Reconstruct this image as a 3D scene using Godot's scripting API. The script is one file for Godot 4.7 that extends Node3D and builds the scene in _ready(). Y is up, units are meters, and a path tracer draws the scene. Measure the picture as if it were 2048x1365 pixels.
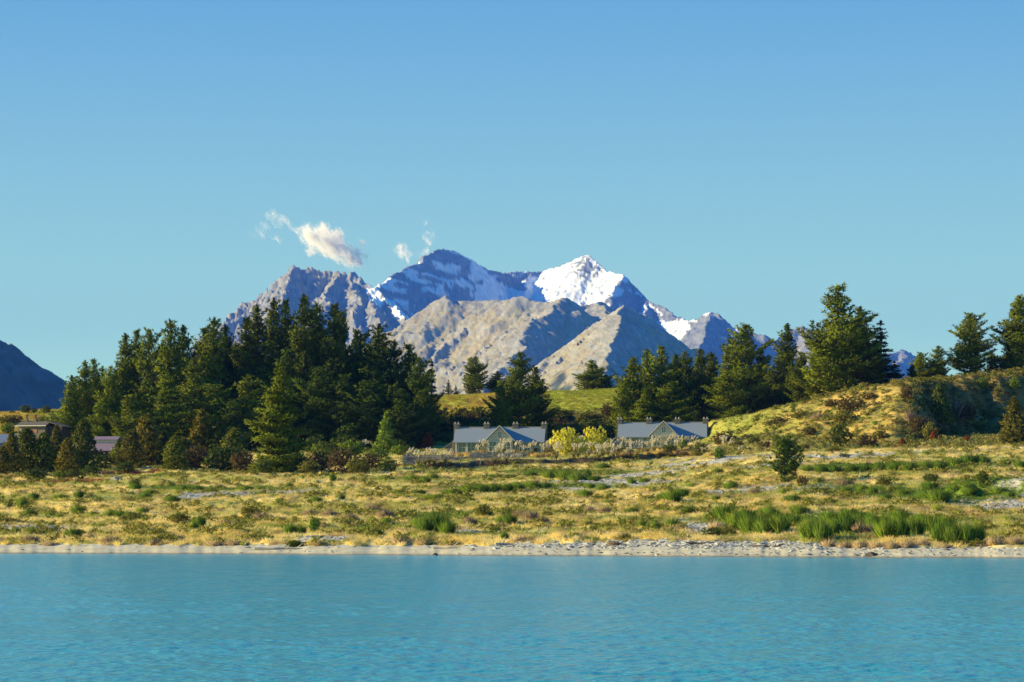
extends Node3D

# A lake shore with two cottages, pine groves and a snowy range behind.
# Metres, y up, the camera looks along -z. px() turns a direction and a depth into a point of the place.

const F := 4835.0
const CAM_H := 3.0
const PITCH := 0.0738
var sp := sin(PITCH)
var cp := cos(PITCH)
var rng := RandomNumberGenerator.new()
var noise := FastNoiseLite.new()
var ridged := FastNoiseLite.new()
var used := {}
var M := {}
var grass_tints := []


class MB:
	var v := PackedVector3Array()
	var n := PackedVector3Array()
	var c := PackedColorArray()

	func tri(a: Vector3, b: Vector3, d: Vector3, nn: Vector3, col: Color) -> void:
		var g := (d - a).cross(b - a)
		v.push_back(a)
		if g.dot(nn) < 0.0:
			v.push_back(d)
			v.push_back(b)
		else:
			v.push_back(b)
			v.push_back(d)
		n.push_back(nn)
		n.push_back(nn)
		n.push_back(nn)
		c.push_back(col)
		c.push_back(col)
		c.push_back(col)

	func face(a: Vector3, b: Vector3, d: Vector3, out: Vector3, col: Color) -> void:
		var g := (d - a).cross(b - a).normalized()
		tri(a, b, d, g if g.dot(out) >= 0.0 else -g, col)

	func quad(a: Vector3, b: Vector3, d: Vector3, e: Vector3, out: Vector3, col: Color) -> void:
		face(a, b, d, out, col)
		face(a, d, e, out, col)

	func box(at: Vector3, size: Vector3, col := Color.WHITE, turn := Basis.IDENTITY) -> void:
		var h := size * 0.5
		for ax in 3:
			for s in [-1.0, 1.0]:
				var o := Vector3.ZERO
				var p := Vector3.ZERO
				var q := Vector3.ZERO
				o[ax] = h[ax] * s
				p[(ax + 1) % 3] = h[(ax + 1) % 3]
				q[(ax + 2) % 3] = h[(ax + 2) % 3]
				quad(at + turn * (o - p - q), at + turn * (o + p - q), at + turn * (o + p + q), at + turn * (o - p + q), turn * o, col)

	# a bar between two points with a radius at each end
	func bar(a: Vector3, b: Vector3, ra: float, rb: float, sides := 5, col := Color.WHITE) -> void:
		var d := (b - a).normalized()
		var p := d.cross(Vector3.UP if absf(d.y) < 0.9 else Vector3.RIGHT).normalized()
		var q := d.cross(p)
		for i in sides:
			var a0 := TAU * i / sides
			var a1 := TAU * (i + 1) / sides
			var e0 := p * cos(a0) + q * sin(a0)
			var e1 := p * cos(a1) + q * sin(a1)
			quad(a + e0 * ra, a + e1 * ra, b + e1 * rb, b + e0 * rb, e0 + e1, col)
		for i in range(1, sides - 1):
			var f0 := p
			var f1 := p * cos(TAU * i / sides) + q * sin(TAU * i / sides)
			var f2 := p * cos(TAU * (i + 1) / sides) + q * sin(TAU * (i + 1) / sides)
			face(b + f0 * rb, b + f1 * rb, b + f2 * rb, d, col)

	# a solid from a polygon in x,y pushed from z0 to z1
	func prism(poly: PackedVector2Array, z0: float, z1: float, col := Color.WHITE) -> void:
		var mid := Vector2.ZERO
		for p in poly:
			mid += p / poly.size()
		for i in poly.size():
			var a := poly[i]
			var b := poly[(i + 1) % poly.size()]
			var o := (a + b) * 0.5 - mid
			quad(Vector3(a.x, a.y, z0), Vector3(b.x, b.y, z0), Vector3(b.x, b.y, z1), Vector3(a.x, a.y, z1), Vector3(o.x, o.y, 0), col)
		var ids := Geometry2D.triangulate_polygon(poly)
		for i in range(0, ids.size(), 3):
			for z in [z0, z1]:
				var a := poly[ids[i]]
				var b := poly[ids[i + 1]]
				var d := poly[ids[i + 2]]
				face(Vector3(a.x, a.y, z), Vector3(b.x, b.y, z), Vector3(d.x, d.y, z), Vector3(0, 0, z - (z0 + z1) * 0.5), col)

	# a lump like a stone
	func lump(at: Vector3, size: Vector3, r: RandomNumberGenerator, col := Color.WHITE) -> void:
		var ring := []
		for k in 2:
			var row := []
			for i in 5:
				var a := TAU * (i + 0.5 * k) / 5.0
				var s := r.randf_range(0.75, 1.1) * (1.0 if k == 0 else 0.7)
				row.push_back(at + Vector3(cos(a) * s * size.x, (-0.25 + 0.7 * k) * size.y * r.randf_range(0.8, 1.2), sin(a) * s * size.z))
			ring.push_back(row)
		var top := at + Vector3(0, size.y * 0.75, 0)
		for i in 5:
			var j := (i + 1) % 5
			quad(ring[0][i], ring[0][j], ring[1][j], ring[1][i], (ring[0][i] + ring[1][j]) * 0.5 - at, col)
			face(ring[1][i], ring[1][j], top, Vector3.UP, col)

	func mesh() -> ArrayMesh:
		var arr := []
		arr.resize(Mesh.ARRAY_MAX)
		arr[Mesh.ARRAY_VERTEX] = v
		arr[Mesh.ARRAY_NORMAL] = n
		arr[Mesh.ARRAY_COLOR] = c
		var m := ArrayMesh.new()
		m.add_surface_from_arrays(Mesh.PRIMITIVE_TRIANGLES, arr)
		return m


# ---------------------------------------------------------------- helpers

func px(x: float, y: float, depth: float) -> Vector3:
	var dy := (682.5 - y) / F
	var k := depth / (cp - dy * sp)
	return Vector3((x - 1024.0) / F * k, CAM_H + (dy * cp + sp) * k, -depth)


func elev(y: float, depth: float) -> float:
	return px(1024.0, y, depth).y


func numbered(s: String) -> String:
	if not used.has(s):
		used[s] = 0
		return s
	used[s] += 1
	return "%s_%03d" % [s, used[s]]


func obj(called: String, mesh: Mesh, mat: Material, parent: Node3D = self) -> MeshInstance3D:
	var o := MeshInstance3D.new()
	o.mesh = mesh
	o.material_override = mat
	o.name = numbered(called) if parent == self else called
	parent.add_child(o, true)
	return o


func thing(called: String, label: String, category: String, at := Vector3.ZERO, turn := 0.0, group := "") -> Node3D:
	var o := Node3D.new()
	o.name = numbered(called)
	add_child(o)
	o.position = at
	o.rotation.y = turn
	tag(o, label, category, group)
	return o


func tag(o: Node, label: String, category: String, group := "") -> void:
	o.set_meta("label", label)
	o.set_meta("category", category)
	if group:
		o.set_meta("group", group)


func setting(called: String, mesh: Mesh, mat: Material, label := "", category := "") -> MeshInstance3D:
	var o := obj(called, mesh, mat)
	o.set_meta("kind", "structure")
	if label:
		tag(o, label, category)
	return o


func stuff(called: String, mesh: Mesh, mat: Material, places: Array, colors: PackedColorArray, label: String, category: String) -> void:
	var mm := MultiMesh.new()
	mm.transform_format = MultiMesh.TRANSFORM_3D
	mm.use_colors = true
	mm.mesh = mesh
	mm.instance_count = places.size()
	var buf := PackedFloat32Array()
	buf.resize(places.size() * 16)
	var k := 0
	for i in places.size():
		var t: Transform3D = places[i]
		var b := t.basis
		buf[k] = b.x.x; buf[k + 1] = b.y.x; buf[k + 2] = b.z.x; buf[k + 3] = t.origin.x
		buf[k + 4] = b.x.y; buf[k + 5] = b.y.y; buf[k + 6] = b.z.y; buf[k + 7] = t.origin.y
		buf[k + 8] = b.x.z; buf[k + 9] = b.y.z; buf[k + 10] = b.z.z; buf[k + 11] = t.origin.z
		var c := colors[i]
		buf[k + 12] = c.r; buf[k + 13] = c.g; buf[k + 14] = c.b; buf[k + 15] = 1.0
		k += 16
	mm.buffer = buf
	var o := MultiMeshInstance3D.new()
	o.multimesh = mm
	o.material_override = mat
	o.name = numbered(called)
	add_child(o)
	o.set_meta("kind", "stuff")
	tag(o, label, category)


func nth(k: int) -> String:
	var ones := ["zeroth", "first", "second", "third", "fourth", "fifth", "sixth", "seventh", "eighth", "ninth", "tenth", "eleventh", "twelfth", "thirteenth", "fourteenth", "fifteenth", "sixteenth", "seventeenth", "eighteenth", "nineteenth", "twentieth"]
	if k <= 20:
		return ones[k]
	var tens := ["", "", "twenty", "thirty", "forty", "fifty", "sixty", "seventy", "eighty", "ninety"]
	var whole := ["", "", "twentieth", "thirtieth", "fortieth", "fiftieth", "sixtieth", "seventieth", "eightieth", "ninetieth"]
	@warning_ignore("integer_division")
	var t := k / 10
	return whole[t] if k % 10 == 0 else tens[t] + "-" + ones[k % 10]


func rr(a: float, b: float) -> float:
	return rng.randf_range(a, b)


func rdir() -> Vector3:
	var z := rng.randf_range(-1.0, 1.0)
	var a := rng.randf_range(0.0, TAU)
	var s := sqrt(1.0 - z * z)
	return Vector3(s * cos(a), z, s * sin(a))


func leaf_material(tint := Color(1, 1, 1), back := 0.25) -> StandardMaterial3D:
	var m := StandardMaterial3D.new()
	m.vertex_color_use_as_albedo = true
	m.albedo_color = tint.linear_to_srgb()
	m.roughness = 0.75
	m.metallic_specular = 0.25
	m.backlight_enabled = true
	m.backlight = Color(back, back, back)
	m.cull_mode = BaseMaterial3D.CULL_DISABLED
	return m


func plain(col: Color, rough := 0.8, spec := 0.4) -> StandardMaterial3D:
	var m := StandardMaterial3D.new()
	m.albedo_color = col.linear_to_srgb()
	m.roughness = rough
	m.metallic_specular = spec
	return m


func noise_texture(freq: float, octaves: int, size := 512, normal := false, strength := 8.0, a := Color.BLACK, b := Color.WHITE) -> NoiseTexture2D:
	var n := FastNoiseLite.new()
	n.noise_type = FastNoiseLite.TYPE_SIMPLEX
	n.frequency = freq
	n.fractal_octaves = octaves
	n.seed = 7
	var t := NoiseTexture2D.new()
	t.width = size
	t.height = size
	t.seamless = true
	t.noise = n
	t.as_normal_map = normal
	t.bump_strength = strength
	if not normal:
		var g := Gradient.new()
		g.colors = PackedColorArray([a, b])
		t.color_ramp = g
	return t


func painted(col: Color, freq: float, low: float, high: float, scale: float, rough := 0.85) -> StandardMaterial3D:
	var m := plain(col, rough)
	m.albedo_texture = noise_texture(freq, 4, 256, false, 8.0, Color(low, low, low), Color(high, high, high))
	m.uv1_triplanar = true
	m.uv1_world_triplanar = true
	m.uv1_scale = Vector3(scale, scale, scale)
	return m


# ---------------------------------------------------------------- the scene

func _ready() -> void:
	rng.seed = 20240611
	noise.noise_type = FastNoiseLite.TYPE_SIMPLEX
	noise.fractal_octaves = 4
	noise.frequency = 1.0
	noise.seed = 3
	ridged.noise_type = FastNoiseLite.TYPE_SIMPLEX
	ridged.fractal_type = FastNoiseLite.FRACTAL_RIDGED
	ridged.fractal_octaves = 4
	ridged.frequency = 1.0
	ridged.seed = 11
	camera_and_light()
	make_materials()
	build_mountains()
	build_ground()
	build_lake()
	build_cottages()
	build_lodge()
	build_walls_and_posts()
	build_trees()
	build_shrubs()
	beach_things()
	build_meadow()
	build_clouds()


func camera_and_light() -> void:
	var cam := Camera3D.new()
	cam.name = "camera"
	cam.fov = rad_to_deg(2.0 * atan(682.5 / F))
	cam.near = 0.5
	cam.far = 60000.0
	cam.position = Vector3(0, CAM_H, 0)
	cam.rotation = Vector3(PITCH, 0, 0)
	add_child(cam)
	cam.current = true

	var e := Environment.new()
	e.background_mode = Environment.BG_SKY
	var s := ProceduralSkyMaterial.new()
	s.sky_top_color = Color(0.003, 0.104, 0.318).linear_to_srgb()
	s.sky_horizon_color = Color(0.52, 0.83, 0.385).linear_to_srgb()
	s.sky_curve = 0.074
	s.ground_bottom_color = Color(0.10, 0.13, 0.12).linear_to_srgb()
	s.ground_horizon_color = Color(0.25, 0.36, 0.40).linear_to_srgb()
	s.sun_angle_max = 4.0
	s.sun_curve = 0.05
	var sky := Sky.new()
	sky.sky_material = s
	e.sky = sky
	e.tonemap_mode = Environment.TONE_MAPPER_LINEAR
	e.tonemap_exposure = 2.3
	e.fog_enabled = true
	e.fog_density = 0.000037
	e.fog_light_color = Color(0.08, 0.24, 1.0).linear_to_srgb()
	e.sdfgi_enabled = true
	e.ssao_enabled = true
	e.ssil_enabled = true
	var w := WorldEnvironment.new()
	w.name = "sky"
	w.environment = e
	add_child(w)

	var sun := DirectionalLight3D.new()
	sun.name = "sun"
	sun.light_color = Color(1.0, 0.91, 0.65)
	sun.light_energy = 1.6
	sun.light_angular_distance = 0.5
	sun.shadow_enabled = true
	var el := deg_to_rad(22.0)
	var az := deg_to_rad(-4.0)
	var to_sun := Vector3(-cos(el) * cos(az), sin(el), -cos(el) * sin(az))
	sun.basis = Basis.looking_at(-to_sun, Vector3.UP)
	add_child(sun)


func make_materials() -> void:
	var g := StandardMaterial3D.new()
	g.vertex_color_use_as_albedo = true
	g.roughness = 0.95
	g.metallic_specular = 0.2
	M.ground = g
	var r := StandardMaterial3D.new()
	r.vertex_color_use_as_albedo = true
	r.roughness = 0.9
	r.metallic_specular = 0.2
	M.rock = r
	M.stone = r
	M.leaf = leaf_material(Color(1, 1, 1), 0.7)
	M.pine = [leaf_material(Color(0.92, 0.9, 0.8), 0.25), leaf_material(Color(0.56, 0.58, 0.55), 0.2), leaf_material(Color(1.15, 1.12, 0.85), 0.25), leaf_material(Color(0.45, 0.55, 0.6), 0.2)]
	M.grass = leaf_material(Color(1, 1, 1), 1.0)
	M.bark = painted(Color(0.10, 0.075, 0.055), 0.05, 0.5, 1.0, 1.5)


# ---------------------------------------------------------------- mountains

# Height of a range: the highest of the slopes that fall from its ridge lines, cut by gullies that run down from them.
func range_mesh(ridges: Array, u0: float, u1: float, du: float, z0: float, z1: float, dz: float, o: Dictionary) -> ArrayMesh:
	var ax := PackedFloat32Array()
	var az := PackedFloat32Array()
	var ah := PackedFloat32Array()
	var bx := PackedFloat32Array()
	var bz := PackedFloat32Array()
	var bh := PackedFloat32Array()
	var al := PackedFloat32Array()
	var ln := PackedFloat32Array()
	var sl := PackedFloat32Array()
	var run := 0.0
	for r in ridges:
		var k: float = o.get("slope", 0.8)
		for i in range(r.size() - 1):
			var a := px(r[i][0], r[i][1], r[i][2])
			var b := px(r[i + 1][0], r[i + 1][1], r[i + 1][2])
			ax.push_back(a.x); az.push_back(a.z); ah.push_back(a.y)
			bx.push_back(b.x); bz.push_back(b.z); bh.push_back(b.y)
			al.push_back(run)
			var l := Vector2(b.x - a.x, b.z - a.z).length()
			ln.push_back(l)
			sl.push_back(k)
			run += l
		run += 977.0
	var nc := int((u1 - u0) / du) + 1
	var nr := int((z1 - z0) / dz) + 1
	var v := PackedVector3Array()
	v.resize(nc * nr)
	var dist := PackedFloat32Array()
	dist.resize(nc * nr)
	var gull := PackedFloat32Array()
	gull.resize(nc * nr)
	var gw: float = o.get("gully_width", 130.0)
	var ga: float = o.get("gully", 0.28)
	var gmax: float = o.get("gully_depth", 260.0)
	var rough: float = o.get("rough", 26.0)
	var knee: float = o.get("knee", 500.0)
	var low: float = o.get("low_slope", 0.62)
	var floor_h := 15.0
	var warp: float = o.get("warp", 35.0)
	var ns := ax.size()
	for j in nr:
		var z := -(z0 + dz * j)
		for i in nc:
			var x := (u0 + du * i - 1024.0) / F * -z
			var best := -1e9
			var bd := 0.0
			var bs := 0.0
			var px_ := x
			var pz_ := z
			x += noise.get_noise_2d(px_ / 520.0, pz_ / 520.0) * warp + noise.get_noise_2d(px_ / 130.0 + 20.0, pz_ / 130.0) * warp * 0.35
			z += noise.get_noise_2d(px_ / 520.0 + 70.0, pz_ / 520.0) * warp + noise.get_noise_2d(px_ / 130.0 + 90.0, pz_ / 130.0) * warp * 0.35
			for s in ns:
				var ex := bx[s] - ax[s]
				var ez := bz[s] - az[s]
				var l := ln[s]
				var t := clampf(((x - ax[s]) * ex + (z - az[s]) * ez) / (l * l), 0.0, 1.0)
				var qx := x - ax[s] - ex * t
				var qz := z - az[s] - ez * t
				var d := sqrt(qx * qx + qz * qz)
				var h := ah[s] + (bh[s] - ah[s]) * t - (d * sl[s] if d < knee else knee * sl[s] + (d - knee) * low)
				if h > best:
					best = h
					bd = d
					bs = al[s] + t * l + (3000.0 if qx * ez - qz * ex > 0.0 else 0.0)
			x = px_
			z = pz_
			var g := ridged.get_noise_2d(bs / gw * 0.5, bd / gw * 0.09 + noise.get_noise_2d(x / 300.0, z / 300.0) * 0.3)
			var amount := minf(bd, gmax)
			best += (g - 0.2) * ga * amount
			best += ridged.get_noise_2d(x / 420.0, z / 420.0) * rough * (0.3 + minf(bd, 300.0) / 300.0) + ridged.get_noise_2d(x / 85.0, z / 85.0) * rough * 0.35 + noise.get_noise_2d(x / 60.0 + 40.0, z / 60.0) * rough * 0.25
			v[j * nc + i] = Vector3(x, maxf(best, floor_h), z)
			dist[j * nc + i] = bd
			gull[j * nc + i] = g
	var nn := PackedVector3Array()
	nn.resize(nc * nr)
	var cc := PackedColorArray()
	cc.resize(nc * nr)
	var paint: Callable = o.paint
	for j in nr:
		for i in nc:
			var k := j * nc + i
			var ea := v[j * nc + mini(i + 1, nc - 1)] - v[j * nc + maxi(i - 1, 0)]
			var eb := v[mini(j + 1, nr - 1) * nc + i] - v[maxi(j - 1, 0) * nc + i]
			var q := ea.cross(eb).normalized()
			nn[k] = q if q.y > 0.0 else -q
			cc[k] = paint.call(v[k], nn[k], dist[k], gull[k])
	var ids := PackedInt32Array()
	for j in nr - 1:
		for i in nc - 1:
			var k := j * nc + i
			if maxf(maxf(v[k].y, v[k + 1].y), maxf(v[k + nc].y, v[k + nc + 1].y)) <= floor_h:
				continue
			ids.append_array([k, k + nc, k + 1, k + 1, k + nc, k + nc + 1])
	return indexed(v, nn, cc, ids)


func indexed(v: PackedVector3Array, n: PackedVector3Array, c: PackedColorArray, ids: PackedInt32Array) -> ArrayMesh:
	var arr := []
	arr.resize(Mesh.ARRAY_MAX)
	arr[Mesh.ARRAY_VERTEX] = v
	arr[Mesh.ARRAY_NORMAL] = n
	arr[Mesh.ARRAY_COLOR] = c
	arr[Mesh.ARRAY_INDEX] = ids
	var m := ArrayMesh.new()
	m.add_surface_from_arrays(Mesh.PRIMITIVE_TRIANGLES, arr)
	return m


# snow fields and glaciers are outlined on the mountain in metres across and up
var snow_fields := []


func outline(points: Array, depth: float) -> PackedVector2Array:
	var r := PackedVector2Array()
	for p in points:
		var q := px(p[0], p[1], depth if p.size() < 3 else p[2])
		r.push_back(Vector2(q.x, q.y))
	return r


func in_fields(p: Vector3, wob: float) -> bool:
	var q := Vector2(p.x + noise.get_noise_2d(p.x / 190.0, p.y / 190.0) * wob, p.y + noise.get_noise_2d(p.x / 190.0 + 50.0, p.y / 190.0) * wob)
	for f in snow_fields:
		if f[0].has_point(q) and Geometry2D.is_point_in_polygon(q, f[1]):
			return true
	return false


func in_rock(p: Vector3) -> bool:
	var peak := Vector2((p.x - 478.0) / 66.0, (p.y - 1600.0) / 80.0).length()
	return noise.get_noise_2d(p.x / 300.0 + 5.0, p.y / 80.0) > (0.07 if p.x < -330.0 else 0.8) or peak + noise.get_noise_2d(p.x / 40.0, p.y / 40.0) * 1.2 < 0.9


func add_field(points: Array, depth: float) -> void:
	var poly := outline(points, depth)
	var r := Rect2(poly[0], Vector2.ZERO)
	for p in poly:
		r = r.expand(p)
	snow_fields.push_back([r, poly])


func paint_tan(p: Vector3, n: Vector3, d: float, g: float) -> Color:
	var a := noise.get_noise_2d(p.x / 260.0, p.z / 260.0)
	var b := noise.get_noise_2d(p.x / 45.0 + 9.0, p.y / 45.0)
	var grass := Color(0.335, 0.28, 0.145).lerp(Color(0.29, 0.265, 0.15), clampf(0.5 + a, 0.0, 1.0))
	var rock := Color(0.23, 0.235, 0.225)
	var k := clampf(smoothstep(0.72, 0.55, n.y) + smoothstep(0.15, 0.5, b + g * 0.5) * 0.7 + smoothstep(140.0, 20.0, d) * 0.6, 0.0, 1.0)
	var streak := noise.get_noise_2d((p.x + p.y * 0.9) / 9.0, (p.y - p.x * 0.5) / 70.0)
	var wood := smoothstep(30.0, -30.0, p.y - 385.0 - noise.get_noise_2d(p.x / 180.0, p.z / 180.0) * 110.0)
	if wood > 0.0:
		return grass.lerp(Color(0.05, 0.065, 0.04) * (1.0 + b * 0.8), wood)
	var scree := smoothstep(0.12, 0.4, noise.get_noise_2d(p.x / 70.0 + 31.0, p.y / 110.0) + streak * 0.4)
	return grass.lerp(rock, k).lerp(Color(0.37, 0.355, 0.31), scree * 0.4) * (1.0 + b * 0.2 + streak * 0.32)


func paint_rock(p: Vector3, n: Vector3, d: float, g: float) -> Color:
	var b := noise.get_noise_2d(p.x / 60.0 + 9.0, p.y / 60.0)
	var a := noise.get_noise_2d(p.x / 300.0, p.z / 300.0)
	if in_fields(p, 60.0) and n.y > 0.3 + b * 0.25:
		return Color(0.9, 0.92, 0.93)
	return Color(0.22, 0.23, 0.235).lerp(Color(0.28, 0.26, 0.20), clampf(0.4 + a, 0.0, 1.0)) * (1.0 + b * 0.45 + noise.get_noise_2d(p.x / 14.0, p.y / 30.0) * 0.35)


func paint_high(p: Vector3, n: Vector3, d: float, g: float) -> Color:
	var b := noise.get_noise_2d(p.x / 50.0 + 9.0, p.y / 50.0)
	if in_fields(p, 75.0) and not in_rock(p):
		return Color(0.70, 0.74, 0.78) * (1.0 + b * 0.16 + noise.get_noise_2d(p.x / 25.0 + 3.0, p.y / 90.0) * 0.2)
	return Color(0.19, 0.205, 0.225) * (1.0 + b * 0.4 + noise.get_noise_2d(p.x / 16.0, p.y / 30.0) * 0.3)


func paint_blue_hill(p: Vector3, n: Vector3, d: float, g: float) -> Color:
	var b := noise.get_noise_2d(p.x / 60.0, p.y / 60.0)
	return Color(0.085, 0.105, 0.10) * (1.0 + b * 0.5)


func build_mountains() -> void:
	# tan ridge in the middle distance
	var tan_ridge := [
		[[640, 810, 9900], [700, 765, 9850], [790, 690, 9750], [850, 632, 9650], [880, 604, 9560], [905, 589, 9500], [935, 601, 9500], [1000, 600, 9350], [1050, 593, 9200], [1080, 604, 9120], [1115, 595, 9000]],
		[[1115, 595, 9000], [1078, 640, 8700], [1042, 690, 8300], [1007, 735, 7900], [965, 800, 7300]],
		[[1115, 595, 9000], [1135, 606, 9300], [1160, 612, 9500], [1190, 602, 9600], [1205, 606, 9500], [1215, 625, 9300], [1180, 680, 8900]],
	]
	setting("mountain", range_mesh(tan_ridge, 600, 1330, 2.6, 6800, 10300, 15, {"slope": 0.66, "low_slope": 0.56, "gully": 0.11, "gully_width": 90.0, "rough": 6.5, "warp": 48.0, "paint": paint_tan}), M.rock, "broad tan mountain ridge in front of the snowy massif, behind the pine grove", "mountain")
	# the pyramid to its right
	var pyramid := [
		[[1245, 611, 7800], [1222, 628, 7850], [1180, 655, 7900], [1140, 685, 7900], [1100, 715, 7900], [1060, 752, 7850], [1020, 800, 7800]],
		[[1245, 611, 7800], [1246, 640, 7550], [1238, 668, 7350], [1223, 700, 7150], [1218, 740, 6900], [1185, 800, 6450]],
		[[1245, 611, 7800], [1300, 640, 8000], [1350, 680, 8150], [1398, 706, 8250], [1450, 760, 8300], [1500, 800, 8300]],
	]
	setting("mountain", range_mesh(pyramid, 960, 1560, 2.6, 6100, 8900, 14, {"slope": 0.72, "low_slope": 0.62, "gully": 0.09, "gully_width": 80.0, "rough": 5.0, "warp": 34.0, "paint": paint_tan}), M.rock, "tan pyramid shaped mountain with one dark blue shaded side", "mountain")
	# rocky mountain on the left
	snow_fields = []
	add_field([[722, 560, 12300], [745, 570, 12200], [780, 590, 12000], [815, 618, 11700], [850, 640, 11400], [845, 655, 11200], [815, 640, 11500], [770, 608, 11900], [735, 585, 12100]], 12000)
	var rocky := [
		[[400, 700, 11500], [455, 652, 11900], [500, 625, 12100], [530, 598, 12300], [548, 572, 12400], [565, 545, 12500], [585, 532, 12500], [600, 540, 12550], [618, 537, 12500], [640, 543, 12500], [680, 543, 12500], [700, 553, 12450], [713, 545, 12400], [735, 566, 12300], [770, 600, 12000], [830, 650, 11500], [870, 700, 11000]],
		[[680, 543, 12500], [655, 590, 12000], [640, 640, 11500], [590, 700, 10800], [560, 760, 10200]],
		[[585, 532, 12500], [572, 590, 11900], [530, 660, 11200], [480, 730, 10500]],
		[[700, 553, 12450], [715, 600, 11900], [700, 640, 11500], [725, 670, 11200], [700, 720, 10600]],
		[[745, 590, 12050], [752, 640, 11400], [770, 690, 10900]],
	]
	setting("mountain", range_mesh(rocky, 380, 900, 2.2, 9900, 13600, 17, {"slope": 0.95, "low_slope": 0.75, "gully": 0.42, "gully_width": 110.0, "rough": 40.0, "paint": paint_rock}), M.rock, "grey craggy mountain rising left of the snow peaks, behind tall pines", "mountain")
	# the snowy massif
	snow_fields = []
	add_field([[905, 495], [930, 500], [965, 522], [1000, 540], [1020, 570], [1050, 590], [1120, 590], [1180, 610], [1160, 640], [1000, 640], [965, 590], [938, 545]], 16000)
	add_field([[1052, 572], [1080, 535], [1092, 520], [1110, 600], [1060, 610], [1035, 600]], 16300)
	add_field([[955, 535], [1010, 566], [1045, 588], [1100, 570], [1140, 590], [1140, 660], [960, 660]], 16100)
	add_field([[1040, 590], [1060, 565], [1080, 520], [1088, 492], [1130, 488], [1178, 484], [1205, 498], [1250, 526], [1252, 560], [1235, 575], [1220, 600], [1215, 640], [1100, 640], [1040, 620]], 15200)
	add_field([[862, 520], [880, 512], [905, 525], [910, 540], [940, 560], [960, 590], [930, 575], [900, 560], [880, 545], [850, 540]], 15200)
	add_field([[745, 585, 13600], [790, 560, 14100], [840, 550, 14800], [905, 560, 15500], [930, 580, 15400], [880, 600, 15000], [800, 600, 13900]], 14500)
	add_field([[790, 550], [830, 540], [850, 560], [820, 565], [800, 560]], 14900)
	add_field([[760, 572], [800, 570], [850, 572], [900, 575], [900, 585], [860, 582], [800, 580], [840, 640], [855, 655], [810, 640], [770, 600]], 14300)
	add_field([[1010, 545], [1040, 541], [1045, 549], [1020, 553]], 16300)
	add_field([[1260, 578], [1275, 575], [1290, 592], [1280, 598]], 14800)
	add_field([[1215, 600], [1240, 588], [1242, 595], [1220, 610]], 14700)
	add_field([[1280, 615], [1305, 608], [1335, 620], [1300, 622]], 14300)
	add_field([[1310, 640, 13800], [1350, 634, 13800], [1400, 640, 13700], [1392, 662, 13500], [1358, 672, 13300]], 13800)
	add_field([[1405, 632], [1425, 628], [1432, 636], [1412, 640]], 13700)
	add_field([[1432, 680], [1450, 664], [1474, 655], [1490, 668], [1462, 678]], 13600)
	var massif := [
		[[735, 604, 13300], [760, 572, 13700], [785, 550, 14100], [825, 528, 14700], [845, 527, 14900], [848, 512, 15000], [870, 501, 15350], [890, 498, 15600], [912, 503, 15850], [935, 515, 16000], [965, 532, 16200], [1000, 546, 16300], [1040, 541, 16400], [1085, 543, 16500], [1110, 535, 16200], [1150, 520, 15800], [1178, 508, 15400], [1200, 526, 15300], [1215, 542, 15200], [1245, 548, 15000], [1262, 572, 14900], [1290, 600, 14700], [1335, 617, 14400], [1350, 632, 14200], [1380, 642, 14000], [1395, 640, 13900], [1405, 628, 13850], [1420, 624, 13800], [1440, 629, 13700], [1470, 655, 13650], [1500, 668, 13600], [1525, 667, 13550], [1545, 695, 13500]],
		[[1062, 544, 16450], [1045, 585, 15800]],
		[[1245, 548, 15000], [1226, 590, 14500], [1215, 640, 13900]],
		[[1290, 600, 14700], [1290, 650, 14000]],
		[[1420, 624, 13800], [1402, 680, 13100], [1380, 740, 12400]],
		[[1500, 668, 13600], [1490, 730, 12900]],
	]
	setting("mountain", range_mesh(massif, 700, 1580, 2.3, 12600, 17200, 18, {"slope": 1.0, "low_slope": 0.8, "gully": 0.15, "gully_width": 150.0, "gully_depth": 220.0, "rough": 20.0, "warp": 26.0, "paint": paint_high}), M.rock, "high snowy massif with glaciers and two summits under the blue sky", "mountain")
	# far hills on the right
	var far := [
		[[1500, 740, 14800], [1545, 692, 15000], [1575, 668, 15200], [1605, 652, 15400], [1640, 660, 15500], [1700, 700, 15700], [1770, 712, 16000], [1795, 706, 16200], [1812, 700, 16300], [1830, 712, 16300], [1850, 728, 16300], [1950, 790, 16300]],
		[[1605, 652, 15400], [1630, 700, 14600], [1600, 780, 13500]],
		[[1812, 700, 16300], [1790, 740, 15600], [1770, 790, 14800]],
	]
	setting("mountain", range_mesh(far, 1460, 2100, 4.0, 13300, 17000, 26, {"slope": 0.7, "rough": 30.0, "paint": paint_rock}), M.rock, "far pale hills showing between the pines on the right", "hill")
	# shaded hill at the left edge
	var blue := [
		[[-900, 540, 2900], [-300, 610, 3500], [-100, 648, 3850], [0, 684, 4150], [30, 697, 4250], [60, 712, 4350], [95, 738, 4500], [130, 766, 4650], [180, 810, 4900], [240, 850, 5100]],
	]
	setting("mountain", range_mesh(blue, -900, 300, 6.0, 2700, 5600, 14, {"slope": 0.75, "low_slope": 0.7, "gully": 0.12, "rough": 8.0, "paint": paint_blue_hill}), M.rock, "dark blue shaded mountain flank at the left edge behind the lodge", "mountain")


# ---------------------------------------------------------------- ground

var gu := PackedFloat32Array()   # columns (direction) and rows (depth) of the ground's grid
var gz := PackedFloat32Array()
var gh := PackedFloat32Array()
var gc := PackedColorArray()
var gt := PackedFloat32Array()   # how much grass grows there
const U0 := -120.0
const DU := 4.5
const NU := 510                   # uniform columns inside the view
var first_u := 0


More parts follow.
